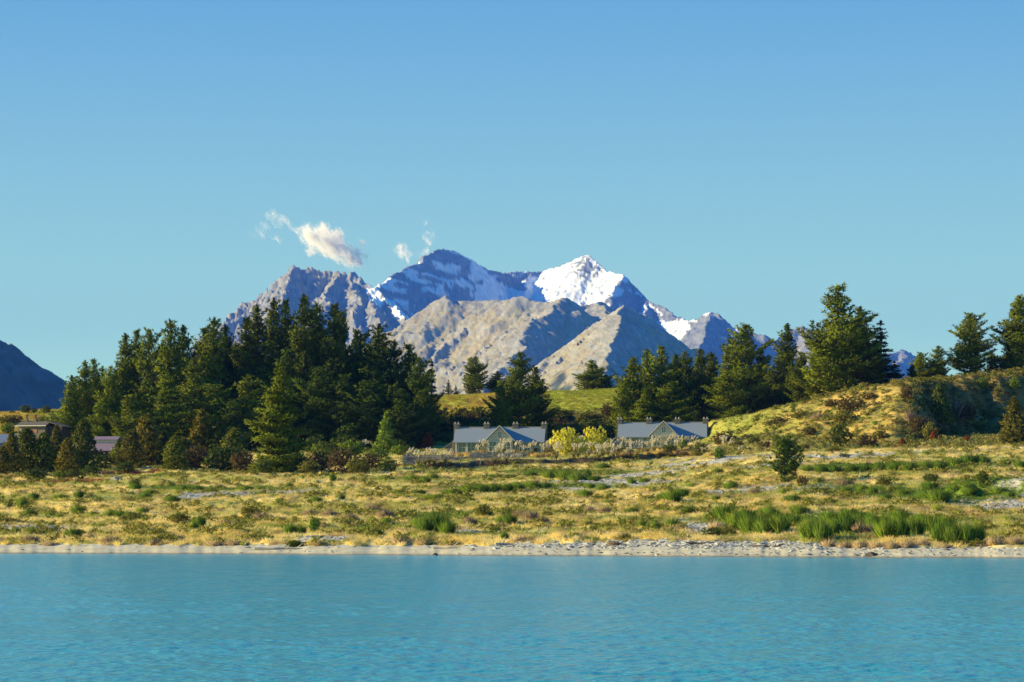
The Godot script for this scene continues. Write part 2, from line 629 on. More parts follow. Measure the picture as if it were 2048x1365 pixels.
func lerp_table(t: Array, x: float) -> float:
	if x <= t[0][0]:
		return t[0][1]
	for i in range(1, t.size()):
		if x <= t[i][0]:
			return lerpf(t[i - 1][1], t[i][1], (x - t[i - 1][0]) / (t[i][0] - t[i - 1][0]))
	return t[-1][1]


func shore(u: float) -> float:
	return clampf(lerpf(216.0, 188.0, u / 2048.0), 150.0, 260.0) + sin(u * 0.004) * 0.8 + noise.get_noise_1d(u / 180.0) * 1.6 + noise.get_noise_1d(u / 35.0) * 0.5


var t_meadow := [[0, 0.0], [9, 0.85], [12, 1.2], [35, 2.1], [65, 3.5], [105, 5.7], [155, 8.6], [205, 11.4], [255, 14.2], [305, 17.0], [345, 20.0]]
var t_crest := [[-300, 830], [0, 826], [120, 822], [300, 815], [600, 806], [850, 794], [950, 789], [1100, 784], [1220, 781], [1400, 775], [1560, 770], [1800, 765], [2048, 765]]
var t_knoll := [[1380, 885], [1418, 846], [1478, 831], [1522, 822], [1581, 810], [1624, 800], [1677, 788], [1724, 777], [1765, 769], [1795, 765], [1853, 762], [1903, 756], [1941, 750], [2048, 742], [2300, 735]]
var t_toe := [[1380, 512], [1420, 500], [1560, 455], [1700, 425], [1760, 416], [1790, 410], [1820, 413], [1850, 426], [1880, 446], [1905, 458], [1950, 468], [2048, 470], [2300, 470]]
var t_top := [[1380, 525], [1420, 520], [1560, 502], [1700, 482], [1795, 466], [1825, 466], [1860, 478], [1900, 490], [2048, 498], [2300, 498]]
# small banks that face the lake: from u0 to u1, depth at each end, height, how far the top falls away behind
var banks := [[810, 1440, 412, 458, 0.95, 22], [1090, 1360, 214, 216, 0.3, 12], [1885, 2300, 283, 279, 1.3, 25], [1560, 1800, 408, 412, 0.5, 15], [380, 700, 300, 305, 0.5, 14], [1560, 2000, 250, 252, 0.4, 15]]


func raw_height(u: float, z: float) -> float:
	var d := z - shore(u)
	if d < 0.0:
		return maxf(d * 0.11, -4.0)
	var lift := 1.0 + 0.27 * smoothstep(1250.0, 1620.0, u) * smoothstep(20.0, 120.0, d)
	var h := lerp_table(t_meadow, d) * lift
	if z > 500.0:
		var top := elev(lerp_table(t_crest, u), 640.0)
		var k := clampf((z - 520.0) / 120.0, 0.0, 1.0)
		k = k * 0.45 + 0.55 * smoothstep(0.35, 0.95, k)
		var from := lerp_table(t_meadow, 520.0 - shore(u)) * lift
		var rise := lerpf(from, top, k)
		h = rise if z > 520.0 else h
	if u > 1380.0:
		var a := lerp_table(t_toe, u)
		var b := lerp_table(t_top, u)
		var wx := (u - 1024.0) / F * z
		a += noise.get_noise_2d(wx / 14.0, z / 30.0) * 9.0
		b += noise.get_noise_2d(wx / 11.0 + 30.0, z / 30.0) * 5.0
		if z > a:
			var foot := lerp_table(t_meadow, a - shore(u)) * lift
			var top := elev(lerp_table(t_knoll, u), b)
			var k := clampf((z - a) / (b - a), 0.0, 1.0)
			var s := k * (0.55 + 0.45 * smoothstep(0.0, 0.9, k)) if k < 1.0 else 1.0
			s = lerpf(s, smoothstep(-0.05, 1.0, k), 0.5)
			h = maxf(h, lerpf(foot, top, s))
	for k in banks:
		if u > k[0] and u < k[1]:
			var t: float = (u - k[0]) / (k[1] - k[0])
			var line: float = lerpf(k[2], k[3], t) + noise.get_noise_1d(u / 130.0 + k[2]) * 3.0 + noise.get_noise_1d(u / 25.0 + k[2]) * 0.6
			if z > line - 4.5 and z < line + k[5]:
				h += k[4] * smoothstep(line - 4.5, line, z) * (1.0 - (z - line) / k[5] if z > line else 1.0) * smoothstep(0.0, 0.12, t) * smoothstep(1.0, 0.88, t)
	if d > 9.0:
		var x := (u - 1024.0) / F * z
		h += noise.get_noise_2d(x / 22.0, z / 22.0) * 0.45 * minf((d - 9.0) / 12.0, 1.0)
		h += noise.get_noise_2d(x / 3.0, z / 3.0) * 0.10
	if z > 690.0:
		h = lerpf(h, 16.0, smoothstep(690.0, 780.0, z))
	return h


func build_ground() -> void:
	for u in [-30000, -15000, -8000, -4000, -2000, -1100, -700, -400, -250]:
		gu.push_back(u)
	first_u = gu.size()
	for i in NU:
		gu.push_back(U0 + DU * i)
	for u in [2300, 2450, 2750, 3100, 4000, 6000, 10000, 17000, 32000]:
		gu.push_back(u)
	var z := 140.0
	while z < 790.0:
		gz.push_back(z)
		z += 6.0 if z < 180.0 else 0.7 if z < 245.0 else 1.1 if z < 420.0 else 1.2 if z < 530.0 else 2.5
	var nc := gu.size()
	var nr := gz.size()
	gh.resize(nc * nr)
	gc.resize(nc * nr)
	gt.resize(nc * nr)
	var v := PackedVector3Array()
	v.resize(nc * nr)
	for j in nr:
		for i in nc:
			var h := raw_height(gu[i], gz[j])
			gh[j * nc + i] = h
			var x := (gu[i] - 1024.0) / F * gz[j]
			v[j * nc + i] = Vector3(x, h, -gz[j])
			var d := gz[j] - shore(gu[i])
			# dry grass in two tones, greener here and there
			var a := noise.get_noise_2d(x / 14.0, gz[j] / 18.0)
			var b := noise.get_noise_2d(x / 5.0 + 70.0, gz[j] / 8.0)
			var c := Color(0.60, 0.49, 0.165).lerp(Color(0.70, 0.60, 0.28), clampf(0.5 + a * 1.3, 0.0, 1.0))
			c = c.lerp(Color(0.24, 0.23, 0.05), smoothstep(0.10, 0.45, b) * 0.8)
			c = c.lerp(Color(0.31, 0.35, 0.07), smoothstep(0.0, 0.35, noise.get_noise_2d(x / 48.0 + 11.0, gz[j] / 26.0)) * 0.6)
			c = c.lerp(Color(0.30, 0.20, 0.12), smoothstep(0.25, 0.5, noise.get_noise_2d(x / 6.0 - 40.0, gz[j] / 9.0)) * 0.6)
			var grow := 1.0
			if gz[j] > 520.0:
				var w := noise.get_noise_2d(x / 30.0, gz[j] / 30.0)
				c = Color(0.36, 0.34, 0.045).lerp(Color(0.46, 0.36, 0.07), smoothstep(-0.2, 0.4, w))
				c = c.lerp(Color(0.30, 0.20, 0.06), smoothstep(0.1, 0.45, noise.get_noise_2d(x / 7.0, gz[j] / 14.0)) * 0.7)
				if gu[i] > 1090.0:
					c = c.lerp(Color(0.29, 0.36, 0.035), 0.6)
			if gu[i] > 1385.0 and gz[j] > lerp_table(t_toe, gu[i]) - 12.0:
				var w := noise.get_noise_2d(x / 9.0, gz[j] / 12.0)
				c = Color(0.40, 0.30, 0.09).lerp(Color(0.22, 0.20, 0.05), smoothstep(-0.1, 0.4, w))
				c = c.lerp(Color(0.235, 0.26, 0.05).lerp(Color(0.32, 0.29, 0.07), clampf(0.4 + w, 0.0, 1.0)), smoothstep(1640.0, 1520.0, gu[i] + noise.get_noise_2d(x / 12.0, gz[j] / 12.0) * 60.0))
				grow = 0.8
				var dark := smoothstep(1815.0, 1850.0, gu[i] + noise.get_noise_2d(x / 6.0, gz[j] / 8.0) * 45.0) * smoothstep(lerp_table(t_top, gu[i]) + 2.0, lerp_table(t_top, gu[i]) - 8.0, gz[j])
				c = c.lerp(Color(0.105, 0.085, 0.035).lerp(Color(0.17, 0.13, 0.06), clampf(w + 0.3, 0.0, 1.0)), dark * 0.9)  # dark scrub cover, with the shade of this face put into the colour
			for k in banks:
				if k[4] > 0.8 and gu[i] > k[0] + 20 and gu[i] < k[1] - 20:
					var line: float = lerpf(k[2], k[3], (gu[i] - k[0]) / (k[1] - k[0])) + noise.get_noise_1d(gu[i] / 130.0 + k[2]) * 3.0 + noise.get_noise_1d(gu[i] / 25.0 + k[2]) * 0.6
					var soil_shade := smoothstep(line - 6.0, line - 4.0, gz[j]) * smoothstep(line + 0.4, line - 1.2, gz[j])
					c = c.lerp(Color(0.085, 0.06, 0.035), soil_shade)  # bank face: brown earth, darkened further to stand for its shade
					grow = 1.0 - 0.5 * soil_shade
			var lip := 7.6 + noise.get_noise_1d(gu[i] / 40.0) * 1.5 + smoothstep(850.0, 1350.0, gu[i]) * smoothstep(1780.0, 1560.0, gu[i]) * 4.0
			if d < lip:
				var wet := smoothstep(1.6, 0.2, d)
				var sand := Color(0.45, 0.415, 0.30) * (1.0 + noise.get_noise_2d(x / 1.2, gz[j] / 3.0) * 0.25)
				if d > 5.0:
					sand = sand.lerp(Color(0.41, 0.40, 0.335), smoothstep(5.0, 8.0, d))
				c = sand.lerp(Color(0.20, 0.17, 0.12), wet)
				grow = 0.0
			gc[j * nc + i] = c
			gt[j * nc + i] = grow
	# patches in the meadow: centre column, centre row in the photograph, half width, half depth (m), colour, grass left
	var gravel := Color(0.36, 0.35, 0.31)
	var green := Color(0.13, 0.19, 0.03)
	var rust := Color(0.20, 0.085, 0.03)
	var patches := [
		[1215, 965, 10, 14, gravel, 0.05], [1275, 952, 9, 9, gravel, 0.1], [1160, 975, 6, 8, gravel, 0.1], [1450, 918, 9, 9, gravel, 0.1], [1345, 920, 5, 6, gravel, 0.05],
		[1660, 916, 9, 9, gravel, 0.0], [1760, 910, 9, 5, gravel, 0.1], [1550, 930, 7, 6, gravel, 0.2], [1990, 1012, 6, 10, gravel, 0.05], [2030, 975, 5, 16, gravel, 0.0], [1930, 1004, 5, 7, gravel, 0.1],
		[60, 1058, 5, 5, gravel, 0.1], [450, 990, 7, 7, gravel, 0.2], [540, 985, 6, 7, gravel, 0.25], [640, 1078, 3, 3, gravel, 0.1], [1390, 1050, 2.6, 16, gravel, 0.0], [960, 1066, 4, 3, gravel, 0.1], [380, 1000, 3, 3, gravel, 0.2],
		[1700, 985, 8, 7, gravel, 0.35], [1320, 935, 8, 6, gravel, 0.25], [1500, 985, 6, 6, gravel, 0.4],
		[240, 948, 8, 6, rust, 0.8], [120, 962, 8, 5, rust, 0.8], [60, 955, 9, 7, rust.lerp(green, 0.4), 0.8], [170, 938, 8, 8, rust.lerp(green, 0.6), 0.8], [760, 935, 9, 7, rust, 0.8], [330, 950, 9, 5, green, 0.9],
		[410, 980, 12, 8, green, 0.9], [1000, 978, 14, 7, green, 0.9], [1120, 944, 13, 9, green, 0.9], [1800, 935, 20, 9, green, 0.9], [860, 960, 10, 8, green.lerp(Color(0.4, 0.3, 0.1), 0.3), 0.9],
		[1520, 1045, 7, 12, green, 0.9], [1750, 1050, 10, 12, green, 0.9], [1900, 990, 9, 12, green, 0.9], [870, 1035, 6, 8, green, 0.9], [1740, 985, 8, 9, green, 0.9],
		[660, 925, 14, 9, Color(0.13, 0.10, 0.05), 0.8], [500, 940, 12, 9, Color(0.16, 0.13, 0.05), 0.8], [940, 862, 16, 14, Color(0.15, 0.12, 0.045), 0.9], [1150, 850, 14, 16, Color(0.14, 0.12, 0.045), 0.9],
	]
	for p in patches:
		var at: Vector3 = ground_at(p[0], p[1])
		var d0 := -at.z
		for j in nr:
			if absf(gz[j] - d0) > p[3] * 1.4:
				continue
			var half: float = p[2] * 1.4 / d0 * F
			var i0 := clampi(int((p[0] - half - U0) / DU), 0, NU - 1) + first_u
			var i1 := clampi(int((p[0] + half - U0) / DU), 0, NU - 1) + first_u
			for i in range(i0, i1 + 1):
				var q := v[j * nc + i]
				var r := Vector2((q.x - at.x) / p[2], (q.z - at.z) / p[3]).length() + noise.get_noise_2d(q.x / 4.0, q.z / 6.0) * 0.55
				var w := smoothstep(1.05, 0.75, r)
				if w > 0.0:
					gc[j * nc + i] = gc[j * nc + i].lerp(p[4] * (1.0 + noise.get_noise_2d(q.x / 0.8, q.z / 1.6) * 0.3), w)
					gt[j * nc + i] = lerpf(gt[j * nc + i], p[5], w)
	var n := PackedVector3Array()
	n.resize(nc * nr)
	for j in nr:
		for i in nc:
			var ea := v[j * nc + mini(i + 1, nc - 1)] - v[j * nc + maxi(i - 1, 0)]
			var eb := v[mini(j + 1, nr - 1) * nc + i] - v[maxi(j - 1, 0) * nc + i]
			var q := ea.cross(eb).normalized()
			n[j * nc + i] = q if q.y > 0.0 else -q
	var ids := PackedInt32Array()
	ids.resize((nc - 1) * (nr - 1) * 6)
	var w := 0
	for j in nr - 1:
		for i in nc - 1:
			var k := j * nc + i
			ids[w] = k; ids[w + 1] = k + nc; ids[w + 2] = k + 1
			ids[w + 3] = k + 1; ids[w + 4] = k + nc; ids[w + 5] = k + nc + 1
			w += 6
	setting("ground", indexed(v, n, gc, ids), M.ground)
	# the valley floor runs on to the mountains
	var plainv := PackedVector3Array()
	var pn := PackedVector3Array()
	var pc := PackedColorArray()
	var pi := PackedInt32Array()
	for j in 13:
		for i in 17:
			var zz := 770.0 + 20000.0 * pow(j / 12.0, 2.0)
			plainv.push_back(Vector3((i - 8) * 0.16 * zz, 15.5, -zz))
			pn.push_back(Vector3.UP)
			pc.push_back(Color(0.13, 0.15, 0.05))
	for j in 12:
		for i in 16:
			var k := j * 17 + i
			pi.append_array([k, k + 17, k + 1, k + 1, k + 17, k + 18])
	setting("valley_floor", indexed(plainv, pn, pc, pi), M.ground)


func height_at(u: float, z: float) -> float:
	return sample(gh, u, z)


func sample(a: PackedFloat32Array, u: float, z: float) -> float:
	var nc := gu.size()
	var i := clampf((u - U0) / DU, 0.0, NU - 1.01)
	var j := clampi(gz.bsearch(z) - 1, 0, gz.size() - 2)
	var fi := i - floorf(i)
	var fj := clampf((z - gz[j]) / (gz[j + 1] - gz[j]), 0.0, 1.0)
	var k := j * nc + first_u + int(i)
	return lerpf(lerpf(a[k], a[k + 1], fi), lerpf(a[k + nc], a[k + nc + 1], fi), fj)


func grid_index(u: float, z: float) -> int:
	return clampi(gz.bsearch(z) - 1, 0, gz.size() - 2) * gu.size() + first_u + clampi(int((u - U0) / DU), 0, NU - 2)


func stand(u: float, z: float) -> Vector3:
	return Vector3((u - 1024.0) / F * z, height_at(u, z), -z)


# the first place where the ground is met in a direction
func ground_at(x: float, y: float) -> Vector3:
	var z := 186.0
	while z < 680.0:
		var p := px(x, y, z)
		var u := 1024.0 + p.x / z * F
		if p.y < height_at(u, z):
			return Vector3(p.x, height_at(u, z), -z)
		z += 0.8
	return px(x, y, 640.0)


# ---------------------------------------------------------------- lake

func build_lake() -> void:
	var us := PackedFloat32Array()
	for u in [-40000, -16000, -7000, -3000, -1400, -700, -400]:
		us.push_back(u)
	var u := -200.0
	while u < 2260.0:
		us.push_back(u)
		u += 3.6
	for q in [2450, 2750, 3500, 5000, 9000, 18000, 42000]:
		us.push_back(q)
	var zs := PackedFloat32Array()
	for q in [6.0, 10.0, 16.0, 24.0, 32.0, 38.0]:
		zs.push_back(q)
	var s := 1.0 / 41.0
	while s > 1.0 / 228.0:
		zs.push_back(1.0 / s)
		s -= (1.0 / 41.0 - 1.0 / 228.0) / 330.0
	for q in [240.0, 262.0]:
		zs.push_back(q)
	var nc := us.size()
	var nr := zs.size()
	var v := PackedVector3Array()
	v.resize(nc * nr)
	var waves := FastNoiseLite.new()
	waves.noise_type = FastNoiseLite.TYPE_SIMPLEX
	waves.fractal_octaves = 3
	waves.frequency = 1.0
	waves.seed = 21
	for j in nr:
		var step := zs[mini(j + 1, nr - 1)] - zs[j]
		for i in nc:
			var x := (us[i] - 1024.0) / F * zs[j]
			var z := zs[j]
			var y := 0.0
			if us[i] >= -200.0 and us[i] <= 2260.0:
				var gust := 0.65 + 0.8 * noise.get_noise_2d(x / 40.0, z / 14.0)
				y = waves.get_noise_2d(x / 1.5, z / 0.9) * 0.036 * gust * smoothstep(1.4, 0.35, step)
				y += waves.get_noise_2d(x / 5.0 + 30.0, z / 3.2) * 0.034 * smoothstep(4.0, 1.0, step)
			v[j * nc + i] = Vector3(x, y, -z)
	var n := PackedVector3Array()
	n.resize(nc * nr)
	var c := PackedColorArray()
	c.resize(nc * nr)
	c.fill(Color.WHITE)
	var uv := PackedVector2Array()
	uv.resize(nc * nr)
	for j in nr:
		for i in nc:
			var ea := v[j * nc + mini(i + 1, nc - 1)] - v[j * nc + maxi(i - 1, 0)]
			var eb := v[mini(j + 1, nr - 1) * nc + i] - v[maxi(j - 1, 0) * nc + i]
			var q := ea.cross(eb).normalized()
			n[j * nc + i] = q if q.y > 0.0 else -q
	var ids := PackedInt32Array()
	for j in nr - 1:
		for i in nc - 1:
			var k := j * nc + i
			ids.append_array([k, k + nc, k + 1, k + 1, k + nc, k + nc + 1])
	var m := StandardMaterial3D.new()
	m.albedo_color = Color(0.030, 0.25, 0.28).linear_to_srgb()
	m.roughness = 0.16
	m.metallic_specular = 0.5
	m.normal_enabled = true
	m.normal_texture = noise_texture(0.02, 4, 512, true, 10.0)
	m.normal_scale = 0.5
	m.uv1_triplanar = true
	m.uv1_world_triplanar = true
	m.uv1_scale = Vector3(0.16, 0.2, 0.26)
	M.water = m
	setting("lake", indexed(v, n, c, ids), m)
	# the rest of the lake, round and behind the camera
	var b := MB.new()
	b.quad(Vector3(-1200, -0.02, 900), Vector3(1200, -0.02, 900), Vector3(1200, -0.02, -6), Vector3(-1200, -0.02, -6), Vector3.UP, Color.WHITE)
	setting("lake", b.mesh(), m)


# ---------------------------------------------------------------- buildings

func gable_roof(parent: Node3D, called: String, half: float, eave: float, ridge: float, z0: float, z1: float, over: float, mat: Material, along_x := false, x0 := 0.0, mid := 0.0) -> void:
	# two slabs that meet at the ridge; the ridge runs along z, or along x
	for s in [-1.0, 1.0]:
		var b := MB.new()
		var rise := (ridge - eave) / half
		var low := Vector2(s * (half + over), eave - over * rise)
		var top := Vector2(0, ridge)
		var th := 0.14
		var poly := PackedVector2Array([low, top, top + Vector2(0, th), low + Vector2(0, th)])
		b.prism(poly, z0, z1)
		var o := obj(called, b.mesh(), mat, parent)
		if along_x:
			o.rotation.y = PI / 2
		o.position = Vector3(x0, 0, mid) if not along_x else Vector3(0, 0, mid)


func chimney(parent: Node3D, x: float, z: float, bottom: float, top: float, wide: float) -> void:
	var b := MB.new()
	b.box(Vector3(x, (bottom + top) * 0.5, z), Vector3(wide, top - bottom, wide * 0.9))
	# rough courses of stone standing a little proud
	for k in int((top - bottom) / 0.34):
		for s in 3:
			var w := wide * rr(0.22, 0.33)
			b.box(Vector3(x + wide * (s - 1) * 0.31, bottom + 0.17 + k * 0.34, z + wide * 0.45), Vector3(w, 0.27, rr(0.04, 0.1)))
			b.box(Vector3(x - wide * 0.5, bottom + 0.17 + k * 0.34, z + wide * (s - 1) * 0.28), Vector3(rr(0.04, 0.1), 0.27, w))
	var c := obj("chimney", b.mesh(), M.masonry, parent)
	var cap := MB.new()
	cap.box(Vector3(x, top + 0.05, z), Vector3(wide * 1.22, 0.12, wide * 1.12))
	obj("cap_slab", cap.mesh(), M.cap, c)
	for s in [-0.28, 0.28]:
		var pot := MB.new()
		pot.bar(Vector3(x + wide * s, top + 0.1, z), Vector3(x + wide * s, top + 0.5, z), 0.14, 0.11, 7)
		obj("chimney_pot", pot.mesh(), M.cap, c)


func window_in(parent: Node3D, at: Vector3, w: float, h: float, nx: int, ny: int) -> void:
	var f := MB.new()
	for s in [-1.0, 1.0]:
		f.box(at + Vector3(s * (w * 0.5 + 0.05), 0, 0.03), Vector3(0.1, h + 0.2, 0.1))
		f.box(at + Vector3(0, s * (h * 0.5 + 0.05), 0.03), Vector3(w - 0.004, 0.1, 0.1))
	var fr := obj("window", f.mesh(), M.trim, parent)
	for i in nx:
		for j in ny:
			var p := MB.new()
			var pw := w / nx
			var ph := h / ny
			p.box(at + Vector3(-w * 0.5 + pw * (i + 0.5), -h * 0.5 + ph * (j + 0.5), 0.01), Vector3(pw - 0.05, ph - 0.05, 0.03))
			obj("pane", p.mesh(), M.glass, fr)
	var g := MB.new()
	for i in range(1, nx):
		g.box(at + Vector3(-w * 0.5 + w * i / nx, 0, 0.045), Vector3(0.05, h - 0.004, 0.04))
	for j in range(1, ny):
		g.box(at + Vector3(0, -h * 0.5 + h * j / ny, 0.05), Vector3(w - 0.004, 0.04, 0.03))
	obj("glazing_bars", g.mesh(), M.trim, fr)


func cottage(label: String, x: float, depth: float, pergola: bool) -> void:
	var p := px(x, 900, depth)
	var u := 1024.0 + p.x / depth * F
	var o := thing("cottage", label, "cottage", stand(u, depth), deg_to_rad(-5.0))
	# body
	var b := MB.new()
	b.box(Vector3(0, 0.9, -3.5), Vector3(18.6, 3.6, 6.6))
	for s in [-1.0, 1.0]:
		var e := MB.new()
		e.prism(PackedVector2Array([Vector2(-3.3, 2.7), Vector2(3.3, 2.7), Vector2(0, 5.3)]), -0.12, 0.12)
		var em := obj("end_gable", e.mesh(), M.board, o)
		em.rotation.y = PI / 2
		em.position = Vector3(s * 9.18, 0, -3.5)
	obj("wall", b.mesh(), M.board, o)
	gable_roof(o, "roof", 3.5, 2.72, 5.42, -9.45, 9.45, 0.75, M.slate, true, 0.0, -3.5)
	var rc := MB.new()
	rc.box(Vector3(0, 5.56, -3.5), Vector3(18.9, 0.1, 0.3))
	obj("ridge_cap", rc.mesh(), M.cap, o)
	# the middle gable that comes forward
	var gx := 0.3
	var gw := MB.new()
	gw.box(Vector3(gx, 0.9, -0.4), Vector3(5.3, 3.7, 4.6))
	gw.prism(PackedVector2Array([Vector2(gx - 2.65, 2.75), Vector2(gx + 2.65, 2.75), Vector2(gx, 5.3)]), -3.3, 1.9)
	var front := obj("gable_wall", gw.mesh(), M.board, o)
	var k := 0
	var y := 0.2
	while y < 5.1:
		var half := 2.65 if y < 2.65 else maxf(0.1, (5.28 - y - 0.1) * 2.65 / 2.55)
		var pl := MB.new()
		pl.box(Vector3(gx, y + 0.11, 1.93), Vector3(half * 2.0, 0.23, 0.035), Color.WHITE, Basis(Vector3.RIGHT, 0.09))
		obj("board", pl.mesh(), M.boards[k % 3], front)
		y += 0.235
		k += 1
	gable_roof(o, "gable_roof", 2.75, 2.78, 5.5, -3.4, 2.35, 0.35, M.slate, false, gx, 0.0)
	for s in [-1.0, 1.0]:
		var fb := MB.new()
		fb.prism(PackedVector2Array([Vector2(0, 5.5), Vector2(0, 5.68), Vector2(s * 3.16, 2.52), Vector2(s * 3.16, 2.36)]), 2.352, 2.41)
		var f := obj("bargeboard", fb.mesh(), M.trim, o)
		f.position.x = gx
	window_in(o, Vector3(gx + 0.05, 3.75, 1.98), 0.8, 1.2, 2, 3)
	for w in [-1.4, 1.5]:
		window_in(o, Vector3(gx + w, 1.35, 1.98), 1.5, 2.0, 2, 2)
	# verandas on both sides: dark openings behind posts
	for side in [-1.0, 1.0]:
		for q in 3:
			window_in(o, Vector3(side * (3.9 + 1.9 * q), 1.2, -0.18), 1.5, 2.1, 2, 2)
		for q in 3:
			var post := MB.new()
			post.box(Vector3(side * (4.3 + 2.3 * q), 1.0, 0.35), Vector3(0.2, 2.6, 0.2))
			obj("post", post.mesh(), M.trim, o)
		var beam := MB.new()
		beam.box(Vector3(side * 6.25, 2.33, 0.35), Vector3(5.9, 0.2, 0.16))
		obj("beam", beam.mesh(), M.trim, o)
		# low stone wing at each end
		var lw := MB.new()
		var sx: float = side
		lw.prism(PackedVector2Array([Vector2(sx * 9.35, -0.8), Vector2(sx * 11.3, -0.8), Vector2(sx * 11.3, 1.3), Vector2(sx * 9.35, 2.5)]), -4.8, -0.6)
		var wing := obj("stone_wing", lw.mesh(), M.masonry, o)
		var lr := MB.new()
		lr.prism(PackedVector2Array([Vector2(sx * 9.35, 2.52), Vector2(sx * 11.6, 1.13), Vector2(sx * 11.6, 1.26), Vector2(sx * 9.35, 2.65)]), -5.0, -0.4)
		obj("wing_roof", lr.mesh(), M.slate, wing)
		var pier := MB.new()
		pier.box(Vector3(side * 9.55, 0.9, -0.2), Vector3(0.6, 3.4, 0.7))
		obj("stone_pier", pier.mesh(), M.masonry, o)
	for cx in [-9.15, -2.9, 3.15, 9.15]:
		chimney(o, cx, -3.5, 4.4 if absf(cx) < 5.0 else -0.6, 6.15, 1.15)
	if pergola:
		for q in 9:
			var pb := MB.new()
			pb.box(Vector3(gx - 2.3 + 0.62 * q, 2.55, 3.0), Vector3(0.12, 0.18, 2.2))
			obj("pergola_rafter", pb.mesh(), M.trim, o)
		for q in [-2.4, 2.9]:
			var pp := MB.new()
			pp.box(Vector3(gx + q, 1.0, 3.7), Vector3(0.22, 2.9, 0.22))
			obj("pergola_post", pp.mesh(), M.trim, o)
		var pr := MB.new()
		pr.box(Vector3(gx + 0.25, 2.38, 3.7), Vector3(5.6, 0.16, 0.16))
		obj("pergola_beam", pr.mesh(), M.trim, o)


func build_cottages() -> void:
	M.slate = painted(Color(0.24, 0.285, 0.34), 0.06, 0.75, 1.0, 0.9, 0.45)
	M.board = painted(Color(0.41, 0.42, 0.32), 0.05, 0.85, 1.0, 0.7)
	M.boards = [plain(Color(0.41, 0.42, 0.32)), plain(Color(0.375, 0.39, 0.295)), plain(Color(0.45, 0.45, 0.355))]
	M.trim = plain(Color(0.62, 0.61, 0.53))
	M.cap = plain(Color(0.30, 0.29, 0.27))
	M.masonry = painted(Color(0.34, 0.31, 0.25), 0.08, 0.35, 1.0, 2.2)
	M.glass = plain(Color(0.03, 0.04, 0.045), 0.12, 0.6)
	M.dark = plain(Color(0.05, 0.045, 0.05))
	cottage("left cottage of the pair, grey roof, four stone chimneys, partly behind plumed grass", 998, 500, false)
	cottage("right cottage of the pair, with white pergola slats under its middle gable", 1325, 512, true)


